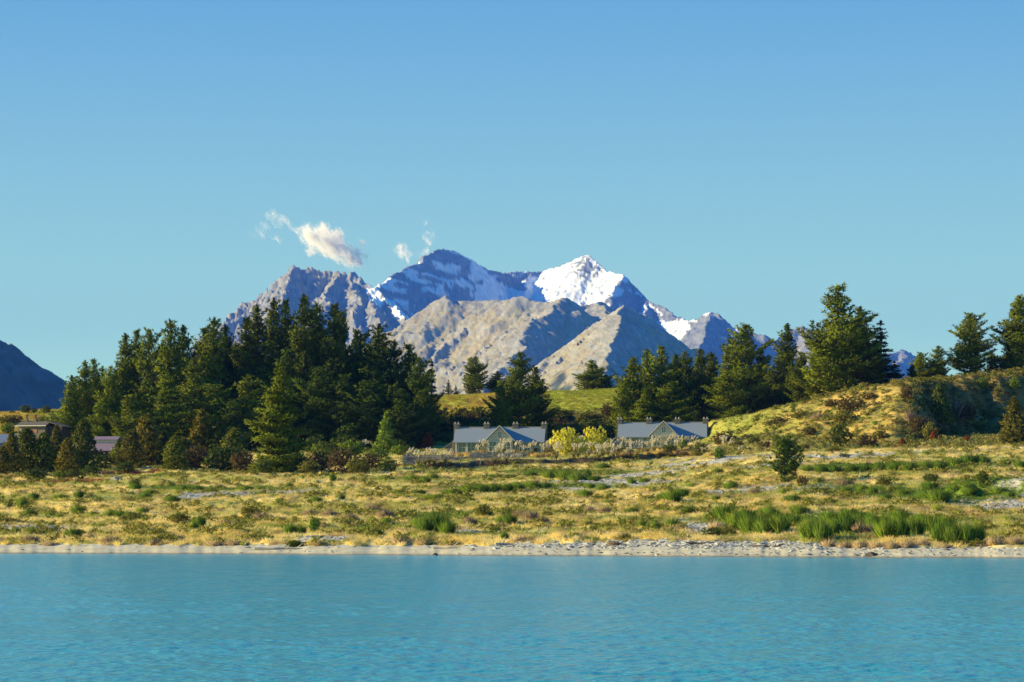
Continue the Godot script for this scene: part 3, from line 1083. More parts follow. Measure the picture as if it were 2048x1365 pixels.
func build_lodge() -> void:
	# stone house with a shingle roof
	M.shingle = painted(Color(0.13, 0.115, 0.09), 0.1, 0.5, 1.3, 1.6)
	M.purple = painted(Color(0.22, 0.165, 0.21), 0.05, 0.85, 1.0, 0.6, 0.6)
	M.blue_roof = painted(Color(0.13, 0.17, 0.25), 0.05, 0.85, 1.0, 0.6, 0.5)
	var depth := 528.0
	var p := px(62, 870, depth)
	var o := thing("lodge_house", "old stone lodge house with dark shingle roof and two black chimney pots, far left", "house", Vector3(p.x, elev(889, depth), p.z), deg_to_rad(-14.0))
	var b := MB.new()
	b.box(Vector3(0, 1.9, -2.5), Vector3(6.4, 4.4, 5.0))
	obj("wall", b.mesh(), M.masonry, o)
	b = MB.new()
	b.prism(PackedVector2Array([Vector2(-3.1, 4.05), Vector2(3.1, 4.05), Vector2(0, 5.1)]), -3.6, 3.6)
	var r := obj("roof", b.mesh(), M.shingle, o)
	r.rotation.y = PI / 2
	r.position = Vector3(0, 0, -2.5)
	b = MB.new()
	b.box(Vector3(0, 4.0, 0.55), Vector3(7.3, 0.16, 0.12))
	obj("gutter", b.mesh(), M.trim, o)
	b = MB.new()
	b.box(Vector3(4.9, 1.9, -3.4), Vector3(3.4, 4.0, 4.4))
	obj("side_wing", b.mesh(), M.dark, o)
	b = MB.new()
	b.prism(PackedVector2Array([Vector2(3.3, 4.85), Vector2(7.0, 3.75), Vector2(7.0, 3.92), Vector2(3.3, 5.05)]), -5.8, -0.9)
	obj("wing_roof", b.mesh(), M.shingle, o)
	for x in [-2.3, -0.2]:
		b = MB.new()
		b.box(Vector3(x, 5.2, -2.5), Vector3(0.55, 1.0, 0.6))
		var c := obj("chimney", b.mesh(), M.masonry, o)
		b = MB.new()
		b.bar(Vector3(x, 5.7, -2.5), Vector3(x, 6.4, -2.5), 0.16, 0.16, 7)
		b.bar(Vector3(x, 6.4, -2.5), Vector3(x, 6.6, -2.5), 0.26, 0.2, 7)
		obj("chimney_pot", b.mesh(), M.dark, c)
	b = MB.new()
	b.box(Vector3(0.6, 2.9, 0.03), Vector3(1.5, 0.9, 0.1))
	obj("shutter", b.mesh(), plain(Color(0.30, 0.15, 0.11)), o)
	window_in(o, Vector3(-1.9, 2.8, 0.03), 1.0, 1.1, 2, 2)
	# long barn with a purple grey metal roof
	depth = 462.0
	p = px(198, 910, depth)
	o = thing("barn", "low barn with purple grey metal roof and raised ridge, left between dark trees", "barn", Vector3(p.x, elev(922, depth), p.z), deg_to_rad(-4.0))
	b = MB.new()
	b.box(Vector3(0, 0.8, -3.2), Vector3(9.2, 2.6, 6.0))
	obj("wall", b.mesh(), M.dark, o)
	var rise := PackedVector2Array([Vector2(-3.9, 1.95), Vector2(0, 4.15), Vector2(3.9, 1.95), Vector2(3.9, 1.8), Vector2(0, 4.0), Vector2(-3.9, 1.8)])
	b = MB.new()
	b.prism(rise, -5.1, 5.1)
	r = obj("roof", b.mesh(), M.purple, o)
	r.rotation.y = PI / 2
	r.position = Vector3(0, 0, -3.2)
	b = MB.new()
	b.prism(PackedVector2Array([Vector2(-1.5, 4.1), Vector2(0, 4.75), Vector2(1.5, 4.1), Vector2(1.5, 3.95), Vector2(0, 4.6), Vector2(-1.5, 3.95)]), -4.6, 3.2)
	r = obj("ridge_vent", b.mesh(), M.purple, o)
	r.rotation.y = PI / 2
	r.position = Vector3(0, 0, -3.2)
	b = MB.new()
	b.box(Vector3(-0.9, 3.75, -3.2), Vector3(7.4, 0.6, 2.3))
	obj("vent_wall", b.mesh(), M.trim, r if false else o)
	for x in [0.9, 1.85, 2.8]:  # small white lamps under the eave, not lit
		b = MB.new()
		b.box(Vector3(x, 1.45, -0.16), Vector3(0.22, 0.2, 0.06))
		obj("eave_lamp", b.mesh(), M.trim, o)
	for x in [-4.2, 0.3, 4.2]:
		b = MB.new()
		b.box(Vector3(x, 0.8, 0.2), Vector3(0.18, 2.0, 0.18))
		obj("post", b.mesh(), M.dark, o)
	# blue grey roof cut by the left edge
	depth = 470.0
	p = px(-6, 890, depth)
	o = thing("shed", "shed with blue grey metal roof cut by the left edge", "shed", Vector3(p.x, elev(918, depth), p.z), deg_to_rad(-8.0))
	b = MB.new()
	b.box(Vector3(0, 1.2, -2.5), Vector3(4.6, 3.6, 5.0))
	obj("wall", b.mesh(), M.blue_roof, o)
	b = MB.new()
	b.prism(PackedVector2Array([Vector2(-3.0, 3.0), Vector2(0, 4.7), Vector2(3.0, 3.0), Vector2(3.0, 3.15), Vector2(0, 4.85), Vector2(-3.0, 3.15)]), -2.9, 2.9)
	r = obj("roof", b.mesh(), M.blue_roof, o)
	r.rotation.y = PI / 2
	r.position = Vector3(0, 0, -2.5)


func build_walls_and_posts() -> void:
	rng.seed = 4242
	var walls := [[806, 906, 438, 1.75, "dry stone wall below the left cottage, left one of three, behind plumed grass"], [904, 941, 441, 1.25, "short lower piece of dry stone wall between the two higher walls"], [940, 1052, 437, 1.85, "dry stone wall below the left cottage, right one of three, longest"]]
	for w in walls:
		var a := stand(w[0], w[2])
		var e := stand(w[1], w[2])
		var l := e.x - a.x
		var o := thing("stone_wall", w[4], "wall", a, 0.0)
		var core := MB.new()
		core.box(Vector3(l * 0.5, w[3] * 0.5 - 0.3, 0), Vector3(l, w[3] + 0.5, 0.4))
		obj("core", core.mesh(), M.masonry, o)
		var st := MB.new()
		var y := -0.1
		while y < w[3]:
			var x := 0.0
			var hh := rr(0.15, 0.28)
			while x < l:
				var ww := rr(0.3, 0.75)
				var tone := rr(0.16, 0.36)
				st.box(Vector3(x + ww * 0.5, y + hh * 0.5, 0.22), Vector3(ww - 0.05, hh - 0.04, rr(0.1, 0.3)), Color(tone, tone * 0.97, tone * 0.92))
				x += ww
			y += hh
		var so := obj("stones", st.mesh(), M.stone, o)
		so.set_meta("kind", "stuff")
		var cop := MB.new()
		cop.box(Vector3(l * 0.5, w[3] + 0.03, 0.05), Vector3(l + 0.06, 0.09, 0.5))
		obj("coping", cop.mesh(), M.masonry, o)
	M.post = painted(Color(0.33, 0.30, 0.25), 0.06, 0.6, 1.0, 2.0)
	var posts := [[846, 930, 13, "in front of the left stone wall's plumed grass"], [893, 935, 15, "before the left stone wall near its right end"], [921, 929, 12, "before the low middle stone wall"], [939, 930, 18, "at the join of the low and the right wall, tallest"], [961, 930, 11, "before the right stone wall"], [174, 951, 14, "in the dry grass below the barn"], [1259, 916, 8, "on the grass bank below the right cottage's left end"], [1357, 910, 8, "on the grass bank below the right cottage's middle"]]
	for q in posts:
		var at := ground_at(q[0], q[1])
		var o := thing("fence_post", "weathered wooden fence post " + q[3], "post", at)
		var b := MB.new()
		var h: float = q[2] * -at.z / F + 0.2
		b.bar(Vector3(0, -0.3, 0), Vector3(rr(-0.05, 0.05), h, 0), 0.08, 0.065, 6)
		obj("shaft", b.mesh(), M.post, o)
		b = MB.new()
		b.box(Vector3(0, h * 0.7, 0.11), Vector3(0.16, 0.05, 0.03))
		obj("wire_staple", b.mesh(), M.dark, o)


# ---------------------------------------------------------------- trees

func tuft(b: MB, at: Vector3, dir: Vector3, size: float, count: int, width: float, col: Color, out: Vector3) -> void:
	for i in count:
		var d := (dir * 0.75 + rdir()).normalized()
		var side := d.cross(rdir()).normalized() * width * 0.5
		var s := at + rdir() * size * 0.3
		var tip := s + d * size * rr(0.7, 1.1)
		var g := (tip - s).cross(side).normalized()
		if g.dot(out) < 0.0:
			g = -g
		b.tri(s - side, s + side, tip, (g + out * 0.55).normalized(), col)


# A conifer of height h and radius r: [trunk with limbs, crown]
func conifer(seed_: int, h: float, r: float, o: Dictionary) -> Array:
	rng.seed = seed_
	var wood := MB.new()
	var b := MB.new()
	var lean := Vector3(rr(-0.02, 0.02), 1.0, rr(-0.02, 0.02))
	for i in 6:
		wood.bar(lean * h * (i / 6.0), lean * h * ((i + 1) / 6.0), h * 0.017 * (1.02 - i / 6.0) + 0.02, h * 0.017 * (1.02 - (i + 1) / 6.0) + 0.02, 6)
	var clear: float = o.get("clear", 0.06)
	var e: float = o.get("shape", 0.75)
	var rise: float = o.get("rise", 0.25)
	var curve: float = o.get("curve", 0.35)
	var size: float = o.get("tuft", 0.68)
	var irr: float = o.get("irregular", 0.35)
	var blades: int = o.get("blades", 11)
	var col: Color = o.get("color", Color(0.108, 0.148, 0.008))
	var gap: float = o.get("gap", 1.3)
	var y := h * clear
	var phase := rr(0, 100)
	while y < h * 0.985:
		var t := (y / h - clear) / (1.0 - clear)
		var nb := int(rr(4, 6.6)) if t < 0.9 else 4
		var a0 := rr(0, TAU)
		for k in nb:
			var a := a0 + TAU * k / nb + rr(-0.35, 0.35)
			var lobe := 1.0 + irr * 1.6 * noise.get_noise_3d(cos(a) * 1.1 + phase, sin(a) * 1.1, t * 4.0)
			var l := r * pow(1.0 - t, e) * lerpf(0.7, 1.0, smoothstep(0.0, 0.18, t)) * lobe * rr(0.55, 1.12)
			l = maxf(l, 0.35)
			var dir := Vector3(cos(a), 0, sin(a))
			var root := lean * (y + rr(-0.2, 0.2))
			var up := rise * lerpf(0.6, 1.6, t)
			var end := root + dir * l + Vector3.UP * l * (up + curve)
			if l > 1.2:
				var mid := root + dir * l * 0.55 + Vector3.UP * l * (up * 0.55 + curve * 0.3)
				wood.bar(root, mid, 0.03 + l * 0.012, 0.02 + l * 0.007, 3)
				wood.bar(mid, end, 0.02 + l * 0.007, 0.015, 3)
			var tone := col * rr(0.75, 1.3)
			tone = tone.lerp(Color(tone.r * 1.35, tone.g * 1.15, tone.b), rng.randf())
			var steps := int(ceil(l / (size * 0.72))) + 1
			for q in steps:
				var s := lerpf(0.22 if l > 1.5 else 0.0, 1.0, float(q) / maxf(steps - 1, 1))
				var p := root + dir * l * s + Vector3.UP * l * (up * s + curve * s * s)
				var side := Vector3(-dir.z, 0, dir.x)
				var spread := l * 0.38 * sin(PI * clampf(s * 0.9, 0.0, 1.0))
				var fans := 1 + int(spread / (size * 0.6))
				for f in fans:
					var off := (0.0 if fans == 1 else lerpf(-spread, spread, float(f) / (fans - 1))) + rr(-0.2, 0.2)
					var c := p + side * off - dir * absf(off) * 0.3 + Vector3.UP * rr(-0.15, 0.2)
					var out := (Vector3(c.x, 0, c.z).normalized() * 0.8 + Vector3.UP * 0.55).normalized()
					tuft(b, c, (dir * 0.5 + Vector3.UP * o.get("lift", 0.8)).normalized(), size * rr(0.85, 1.2), blades, size * 0.3, tone * rr(0.85, 1.15), out)
		y += gap * rr(0.75, 1.25) * lerpf(1.1, 0.75, t)
	for k in 5:
		tuft(b, lean * h * (0.965 + 0.008 * k), Vector3.UP, size * 0.9, blades, size * 0.28, col, Vector3.UP)
	return [wood.mesh(), b.mesh()]


# A broad-leaved tree or shrub: [trunk with limbs, crown] of leaf clumps spread through a bumpy volume
func leafy(seed_: int, h: float, r: float, o: Dictionary) -> Array:
	rng.seed = seed_
	var wood := MB.new()
	var b := MB.new()
	var base: float = o.get("base", -0.03)
	var leaf: float = o.get("leaf", 0.28)
	var clumps: int = o.get("clumps", 260)
	var per: int = o.get("per", 9)
	var col: Color = o.get("color", Color(0.06, 0.09, 0.02))
	var col2: Color = o.get("color2", col * 1.4)
	var cone: float = o.get("cone", 0.0)
	var stems: int = o.get("stems", 3)
	var phase := rr(0, 100)
	for k in stems:
		var a := TAU * k / stems + rr(-0.4, 0.4)
		var foot := Vector3(cos(a), 0, sin(a)) * r * 0.08
		var mid := Vector3(cos(a) * r * 0.25, h * 0.4, sin(a) * r * 0.25)
		wood.bar(foot, mid, h * 0.022, h * 0.014, 5)
		for q in 3:
			var a2 := a + rr(-0.9, 0.9)
			wood.bar(mid, Vector3(cos(a2) * r * 0.55, h * rr(0.55, 0.85), sin(a2) * r * 0.55), h * 0.012, h * 0.004, 4)
	for k in clumps:
		var d := rdir()
		var t := rng.randf()
		var lobe := 1.0 + 0.55 * noise.get_noise_3d(d.x * 1.3 + phase, d.y * 1.3, d.z * 1.3)
		var q := pow(rng.randf(), 0.33)
		var p: Vector3
		if cone > 0.0:
			var yy := base + (1.0 - base) * t
			var rad := r * pow(1.0 - t, cone) * sqrt(rng.randf()) * (1.0 + 0.7 * noise.get_noise_3d(d.x + phase, t * 5.0, d.z))
			p = Vector3(d.x, 0, d.z).normalized() * rad + Vector3.UP * h * yy
		else:
			p = Vector3(d.x * r, (base + (1.0 - base) * (0.5 + 0.5 * d.y * q * lobe)) * h, d.z * r)
			p.x *= q * lobe
			p.z *= q * lobe
		var out := (p - Vector3(0, h * 0.4, 0)).normalized()
		var tone := col.lerp(col2, rng.randf()) * rr(0.8, 1.2)
		tuft(b, p, (out + Vector3.UP * 0.5).normalized(), leaf * rr(0.8, 1.5), per, leaf * 0.55, tone, out)
	return [wood.mesh(), b.mesh()]


func plant(called: String, label: String, category: String, group: String, kind: Array, mat: Material, at: Vector3, wide: float, tall: float, turn: float) -> Node3D:
	# kind: [trunk mesh, crown mesh, nominal radius, nominal height]
	var o := thing(called, label, category, at - Vector3(0, 0.08, 0), turn, group)
	o.scale = Vector3(wide / (2.0 * kind[2]), tall / kind[3], wide / (2.0 * kind[2]))
	obj("trunk" if tall > 5.0 else "stems", kind[0], M.bark, o)
	obj("crown" if tall > 5.0 else "foliage", kind[1], mat, o)
	return o


func build_trees() -> void:
	var K := {}
	for i in 3:
		K["broad%d" % i] = conifer(100 + i, 22.0, 5.6, {"shape": 0.6, "irregular": 0.65, "rise": 0.28, "curve": 0.42}) + [5.6, 22.0]
		K["tall%d" % i] = conifer(200 + i, 26.0, 4.2, {"shape": 0.62, "irregular": 0.6, "rise": 0.45, "curve": 0.5, "tuft": 0.7, "clear": 0.1}) + [4.2, 26.0]
	K["layer0"] = conifer(301, 20.0, 6.0, {"shape": 0.85, "irregular": 0.6, "rise": 0.0, "curve": 0.16, "gap": 0.95, "clear": 0.02}) + [6.0, 20.0]
	K["fir0"] = conifer(401, 18.0, 4.0, {"shape": 0.9, "irregular": 0.3, "rise": -0.08, "curve": 0.12, "tuft": 0.55, "lift": 0.1, "color": Color(0.030, 0.060, 0.022)}) + [4.0, 18.0]
	K["young0"] = conifer(501, 9.0, 2.6, {"shape": 0.7, "irregular": 0.5, "tuft": 0.5, "gap": 0.7}) + [2.6, 9.0]
	# crown top (column, row), crown width, depth, kind, tint
	var left := [
		[140, 752, 60, 500, "tall0", 2], [168, 722, 60, 505, "tall1", 2], [187, 720, 58, 510, "tall2", 0], [203, 733, 56, 515, "tall0", 0], [224, 735, 66, 500, "broad1", 0],
		[252, 668, 76, 512, "tall1", 0], [271, 662, 70, 520, "tall2", 0], [298, 660, 80, 507, "broad0", 0], [339, 641, 86, 502, "tall0", 0], [367, 651, 74, 520, "tall1", 1], [408, 658, 80, 512, "tall2", 0],
		[423, 636, 84, 506, "tall0", 0], [452, 651, 74, 516, "tall1", 1], [490, 637, 84, 511, "tall2", 0], [517, 611, 84, 516, "tall1", 0], [543, 598, 78, 511, "tall0", 0], [569, 602, 74, 525, "tall2", 1],
		[608, 590, 96, 506, "tall1", 0], [630, 607, 86, 521, "tall0", 1], [666, 610, 96, 506, "tall2", 0], [684, 624, 86, 516, "broad2", 1], [715, 661, 86, 511, "broad0", 1], [764, 649, 100, 506, "tall0", 1],
		[792, 684, 86, 511, "broad1", 1], [817, 690, 84, 506, "broad2", 1], [839, 716, 74, 501, "broad0", 1], [864, 724, 48, 522, "fir0", 1],
		[335, 745, 110, 484, "layer0", 2], [262, 790, 90, 480, "broad2", 0], [430, 770, 104, 486, "broad0", 0], [500, 752, 104, 489, "broad1", 0], [690, 750, 110, 490, "broad2", 1], [742, 762, 100, 489, "broad0", 1],
		[800, 780, 86, 487, "broad1", 1], [640, 735, 104, 492, "broad0", 1], [205, 800, 70, 486, "broad1", 0], [385, 720, 100, 496, "broad1", 0], [575, 700, 100, 498, "broad2", 1], [236, 740, 80, 530, "broad0", 1], [320, 690, 90, 530, "broad1", 1], [395, 690, 90, 532, "broad2", 1], [470, 690, 90, 532, "broad0", 1], [590, 650, 90, 534, "broad1", 1], [650, 660, 90, 534, "broad2", 1], [740, 690, 90, 530, "broad0", 1], [550, 790, 100, 486, "broad1", 1], [465, 800, 80, 482, "broad0", 1], [850, 780, 60, 492, "broad2", 1],
	]
	left.sort_custom(func(a, b): return a[0] < b[0])
	for i in left.size():
		var t: Array = left[i]
		t[3] += 42
		t[5] = 2 if t[0] < 230 else 3 if t[5] == 1 else 0 if t[0] < 480 else [0, 1, 1][i % 3]  # sunward edge lightest; darker tints further in stand for shade in the grove
		tree(K, t, "pine_tree", "tall dark pine in the grove left of the cottages, %s top from the left" % nth(i + 1), "pines of the left grove")
	tree(K, [560, 728, 132, 404, "layer0", 0], "pine_tree", "lone layered pine standing in front of the left grove on the meadow edge", "")
	tree(K, [897, 760, 26, 645, "fir0", 1], "fir_tree", "small dark conifer on the skyline just right of the left grove", "")
	tree(K, [912, 770, 18, 648, "fir0", 1], "fir_tree", "tiny dark conifer on the skyline, nearer the gap above the left cottage", "")
	tree(K, [949, 714, 66, 646, "broad0", 0], "pine_tree", "pine on the grassy terrace crest above the left cottage's left half", "")
	tree(K, [993, 744, 50, 650, "broad1", 1], "pine_tree", "darker pine on the crest just behind the big middle pine", "")
	tree(K, [1036, 707, 100, 560, "broad1", 0], "pine_tree", "big bushy pine directly behind the left cottage, tallest of its three", "")
	tree(K, [1073, 735, 64, 564, "tall2", 1], "pine_tree", "dark narrow pine at the right side of the big pine behind the left cottage", "")
	tree(K, [1002, 762, 62, 556, "broad2", 0], "pine_tree", "low spreading pine at the left foot of the big pine behind the cottage", "")
	tree(K, [1183, 721, 68, 650, "broad2", 0], "pine_tree", "pine on the terrace crest between the two cottages", "")
	tree(K, [1213, 750, 44, 652, "young0", 1], "pine_tree", "short dark pine beside the crest pine between the cottages", "")
	var right := [
		[1263, 714, 84, 548, "tall1", 0], [1248, 765, 64, 542, "broad0", 0], [1294, 699, 66, 560, "tall0", 2], [1325, 694, 84, 550, "tall2", 0], [1349, 708, 66, 562, "tall1", 1], [1374, 706, 78, 572, "broad1", 1],
		[1402, 700, 74, 577, "broad2", 1], [1426, 705, 66, 582, "tall0", 1], [1340, 770, 96, 541, "broad1", 0], [1290, 775, 80, 539, "layer0", 0], [1458, 676, 76, 562, "tall0", 0], [1487, 650, 104, 546, "broad0", 0], [1519, 697, 70, 562, "tall2", 1],
		[1455, 742, 90, 542, "broad2", 0], [1574, 648, 76, 560, "tall1", 1], [1556, 722, 90, 556, "broad0", 1], [1530, 770, 70, 552, "broad1", 1],
	]
	right.sort_custom(func(a, b): return a[0] < b[0])
	for i in right.size():
		tree(K, right[i], "pine_tree", "pine in the grove behind the right cottage, %s top from the left" % nth(i + 1), "pines of the right grove")
	var knoll := [
		[1677, 572, 150, 502, "broad2", 0, "tallest broad pine on the grassy knoll at right"], [1722, 614, 96, 512, "tall1", 1, "pine right behind the tallest knoll pine, its top lower and darker"],
		[1640, 678, 90, 507, "broad0", 0, "lower pine at the left side of the tallest knoll pine"], [1735, 700, 104, 503, "broad1", 1, "dark low pine at the right foot of the tallest knoll pine"],
		[1762, 642, 82, 506, "fir0", 1, "dark spiky fir standing right of the tallest knoll pine"], [1792, 722, 52, 502, "fir0", 3, "small dark fir at the right edge of the knoll clump"],
		[1602, 705, 60, 540, "broad2", 1, "dark pine in the gap between the right grove and the knoll clump"],
		[1824, 729, 30, 512, "young0", 1, "small young pine alone on the knoll crest"], [1841, 705, 56, 520, "broad0", 2, "yellow green pine on the knoll crest, left one of a pair"],
		[1875, 693, 58, 521, "broad1", 2, "yellow green pine on the knoll crest, right one of a pair"], [1941, 627, 104, 508, "broad0", 0, "tall pine with upturned boughs on the knoll crest near the right edge"],
		[1984, 705, 40, 512, "young0", 0, "young pine between the two tall pines at the right edge"], [2042, 593, 112, 508, "broad1", 0, "tall pine cut by the right edge of the picture"],
		[2020, 690, 70, 512, "broad2", 1, "lower dark pine under the tall pine at the right edge"],
	]
	for t in knoll:
		tree(K, t, "fir_tree" if t[4] == "fir0" else "pine_tree", t[6], "")


func tree(K: Dictionary, t: Array, called: String, label: String, group: String) -> void:
	var top := px(t[0], t[1], t[3])
	var u: float = 1024.0 + top.x / t[3] * F
	var at := stand(u, t[3])
	var wide: float = t[2] * t[3] / F * (1.18 if group == "pines of the left grove" else 1.12)
	plant(called, label, "fir" if called == "fir_tree" else "pine", group, K[t[4]], M.pine[t[5]], at, wide, top.y - at.y, rng.randf() * TAU)


# Upright stems and blades: broom, dead scrub, flax
func upright(seed_: int, h: float, r: float, o: Dictionary) -> Array:
	rng.seed = seed_
	var wood := MB.new()
	var b := MB.new()
	var col: Color = o.color
	var col2: Color = o.get("color2", col * 1.35)
	var width: float = o.get("width", 0.05)
	var spread: float = o.get("spread", 0.7)
	for k in 5:
		var a := rr(0, TAU)
		wood.bar(Vector3.ZERO, Vector3(cos(a) * r * 0.3, h * 0.4, sin(a) * r * 0.3), 0.03, 0.015, 4)
	var phase := rr(0, 50)
	for i in int(o.get("count", 420)):
		var a := rr(0, TAU)
		var q := sqrt(rng.randf())
		var out := Vector3(cos(a), 0, sin(a))
		var lobe := 1.0 + 0.6 * noise.get_noise_2d(cos(a) * 1.2 + phase, sin(a) * 1.2 + q)
		var foot := out * r * q * 0.55 + Vector3.UP * h * rr(0.0, o.get("start", 0.45)) * (1.0 - q * 0.6)
		var up: Vector3 = (Vector3.UP + out * spread * q + rdir() * o.get("wild", 0.25)).normalized()
		var l: float = h * rr(0.35, 0.62) * lobe
		var side: Vector3 = up.cross(rdir()).normalized() * width * rr(0.6, 1.3)
		var nn := (out * 0.6 + Vector3.UP * 0.6 + rdir() * 0.3).normalized()
		b.tri(foot - side, foot + side, foot + up * l, nn, col.lerp(col2, rng.randf()) * rr(0.8, 1.2))
	return [wood.mesh(), b.mesh(), r, h]


func toetoe(seed_: int) -> Array:
	# [leaves, plumes]: a fountain of long leaves under feathery plumes that lean with the wind
	rng.seed = seed_
	var b := MB.new()
	var f := MB.new()
	for i in 150:
		var a := rr(0, TAU)
		var out := Vector3(cos(a), 0, sin(a))
		var l := rr(0.8, 1.5)
		var mid := out * l * 0.35 + Vector3.UP * l * 0.75
		var tip := out * l * 0.85 + Vector3.UP * l * rr(0.35, 0.8)
		var side := Vector3(-sin(a), 0, cos(a)) * 0.03
		var c := Color(0.34, 0.28, 0.10).lerp(Color(0.20, 0.22, 0.06), rng.randf()) * rr(0.8, 1.2)
		var nn := (out * 0.4 + Vector3.UP).normalized()
		b.tri(-side, side, mid, nn, c)
		b.tri(mid - side, mid + side, tip, nn, c)
	for k in 9:
		var a := rr(0, TAU)
		var out := Vector3(cos(a), 0, sin(a))
		var top := out * rr(0.15, 0.9) + Vector3(0.25, rr(1.5, 2.2), 0.0)
		b.tri(Vector3(-0.015, 0, 0), Vector3(0.015, 0, 0), top, out, Color(0.42, 0.36, 0.18))
		var c := Color(0.92, 0.85, 0.64) * rr(0.85, 1.08)
		var bend := Vector3(rr(0.15, 0.5), 0, rr(-0.1, 0.1)) + out * 0.15
		for q in 48:
			var t := rng.randf()
			var p := top + (Vector3.UP * 0.62 * t + bend * t * t)
			var w := 0.13 * sin(PI * clampf(0.12 + t * 0.85, 0, 1))
			var d := (bend + Vector3.UP * 0.25 + rdir() * 0.8).normalized()
			var side := d.cross(rdir()).normalized() * 0.06
			f.tri(p - side, p + side, p + d * (0.1 + w), (Vector3.UP + rdir() * 0.5).normalized(), c)
	return [b.mesh(), f.mesh()]


# many plants of one kind: each entry is [column, row of its foot, height, width] in pixels of the photograph
func rowof(called: String, say: String, where: String, category: String, group: String, protos: Array, mats: Array, list: Array) -> void:
	list.sort_custom(func(a, b): return a[0] < b[0])
	for i in list.size():
		var e: Array = list[i]
		var at := ground_at(e[0], e[1])
		var d := -at.z
		var label := "%s, %s from the left %s" % [say, nth(i + 1), where] if list.size() > 1 else "%s %s" % [say, where]
		plant(called, label, category, group if list.size() > 1 else "", protos[i % protos.size()], mats[i % mats.size()], at, e[3] * d / F, e[2] * d / F, rng.randf() * TAU)


func build_shrubs() -> void:
	var B := []
	for i in 4:
		B.push_back(upright(600 + i, 1.7, 1.0, {"color": Color(0.085, 0.175, 0.018), "color2": Color(0.15, 0.24, 0.03), "count": 900, "width": 0.022, "spread": 0.75, "wild": 0.35}))
	var S := []
	for i in 3:
		S.push_back(upright(620 + i, 1.3, 1.1, {"color": Color(0.20, 0.145, 0.10), "color2": Color(0.34, 0.26, 0.18), "count": 420, "width": 0.025, "spread": 1.2, "wild": 0.9}))
	var P := []
	for i in 2:
		P.push_back(upright(630 + i, 1.2, 1.2, {"color": Color(0.42, 0.31, 0.19), "color2": Color(0.50, 0.40, 0.24), "count": 480, "width": 0.028, "spread": 1.1, "wild": 0.7}))
	var flax := [upright(640, 1.7, 1.3, {"color": Color(0.13, 0.17, 0.035), "color2": Color(0.26, 0.27, 0.06), "count": 150, "width": 0.06, "spread": 1.3, "start": 0.1, "wild": 0.15})]
	var R := []      # round dark shrubs
	var O := []      # olive shrubs
	for i in 3:
		R.push_back(leafy(650 + i, 2.4, 1.5, {"color": Color(0.055, 0.085, 0.016), "color2": Color(0.10, 0.13, 0.022), "clumps": 240, "leaf": 0.24}) + [1.5, 2.4])
		O.push_back(leafy(660 + i, 2.4, 1.6, {"color": Color(0.13, 0.13, 0.025), "color2": Color(0.20, 0.19, 0.035), "clumps": 230, "leaf": 0.26}) + [1.6, 2.4])
	var W := []      # brown shrubs
	for i in 2:
		W.push_back(leafy(670 + i, 2.4, 1.6, {"color": Color(0.075, 0.055, 0.025), "color2": Color(0.13, 0.09, 0.035), "clumps": 230, "leaf": 0.24}) + [1.6, 2.4])
	var G := []      # fresh green shrubs
	for i in 2:
		G.push_back(leafy(680 + i, 2.4, 1.6, {"color": Color(0.11, 0.17, 0.02), "color2": Color(0.20, 0.26, 0.03), "clumps": 230, "leaf": 0.28}) + [1.6, 2.4])
	var Y := [leafy(690, 3.2, 2.6, {"color": Color(0.52, 0.50, 0.035), "color2": Color(0.72, 0.66, 0.09), "clumps": 330, "leaf": 0.32}) + [2.6, 3.2]]
	var RED := [leafy(691, 3.6, 1.0, {"color": Color(0.26, 0.05, 0.02), "color2": Color(0.34, 0.15, 0.03), "clumps": 220, "leaf": 0.24, "cone": 0.6}) + [1.0, 3.6]]
	var BE := []     # olive beech trees, conical
	for i in 3:
		BE.push_back(leafy(700 + i, 8.0, 2.6, {"color": Color(0.10, 0.10, 0.017), "color2": Color(0.20, 0.18, 0.03), "clumps": 900, "leaf": 0.36, "cone": [0.55, 0.8, 0.42][i], "base": 0.02, "per": 8}) + [2.6, 8.0])
	var LG := [leafy(710, 7.5, 2.1, {"color": Color(0.16, 0.25, 0.02), "color2": Color(0.27, 0.36, 0.04), "clumps": 420, "leaf": 0.4, "cone": 0.8, "base": 0.05, "per": 8}) + [2.1, 7.5]]
	var L := [M.leaf]
	var BT := [M.leaf, leaf_material(Color(1.3, 1.12, 1.1), 0.7), leaf_material(Color(0.7, 0.75, 0.8), 0.5), leaf_material(Color(1.1, 1.0, 0.9), 0.7), leaf_material(Color(0.9, 0.85, 1.0), 0.6)]
	rng.seed = 31

	# left side: beech trees before the grove, shrubs at their feet
	rowof("beech_tree", "olive brown pointed beech tree", "before the lodge and grove", "tree", "beech trees before the left grove", BE, [M.leaf, leaf_material(Color(1.35, 1.2, 0.9), 0.6), leaf_material(Color(0.75, 0.9, 0.8), 0.5), leaf_material(Color(1.15, 1.35, 0.9), 0.6)], [
		[22, 948, 82, 62], [52, 944, 86, 66], [86, 945, 78, 62], [112, 942, 90, 58], [134, 950, 72, 50], [166, 944, 104, 66], [238, 932, 52, 56], [262, 936, 74, 60], [292, 934, 104, 76], [326, 930, 66, 66], [402, 930, 108, 86], [432, 930, 88, 66], [350, 940, 66, 60], [466, 930, 72, 66], [366, 935, 58, 56], [4, 950, 56, 50]])
	rowof("shrub", "brown or dark olive leafy shrub", "at the left grove's foot", "shrub", "shrubs at the foot of the left grove", [W[0], O[1], W[1], R[0]], L, [
		[362, 938, 40, 60], [392, 940, 46, 70], [440, 942, 50, 56], [300, 934, 26, 40], [484, 944, 40, 46], [640, 945, 40, 50], [684, 948, 52, 64], [665, 935, 38, 46], [740, 940, 32, 46], [775, 945, 28, 44], [620, 950, 30, 44], [715, 950, 34, 46]])
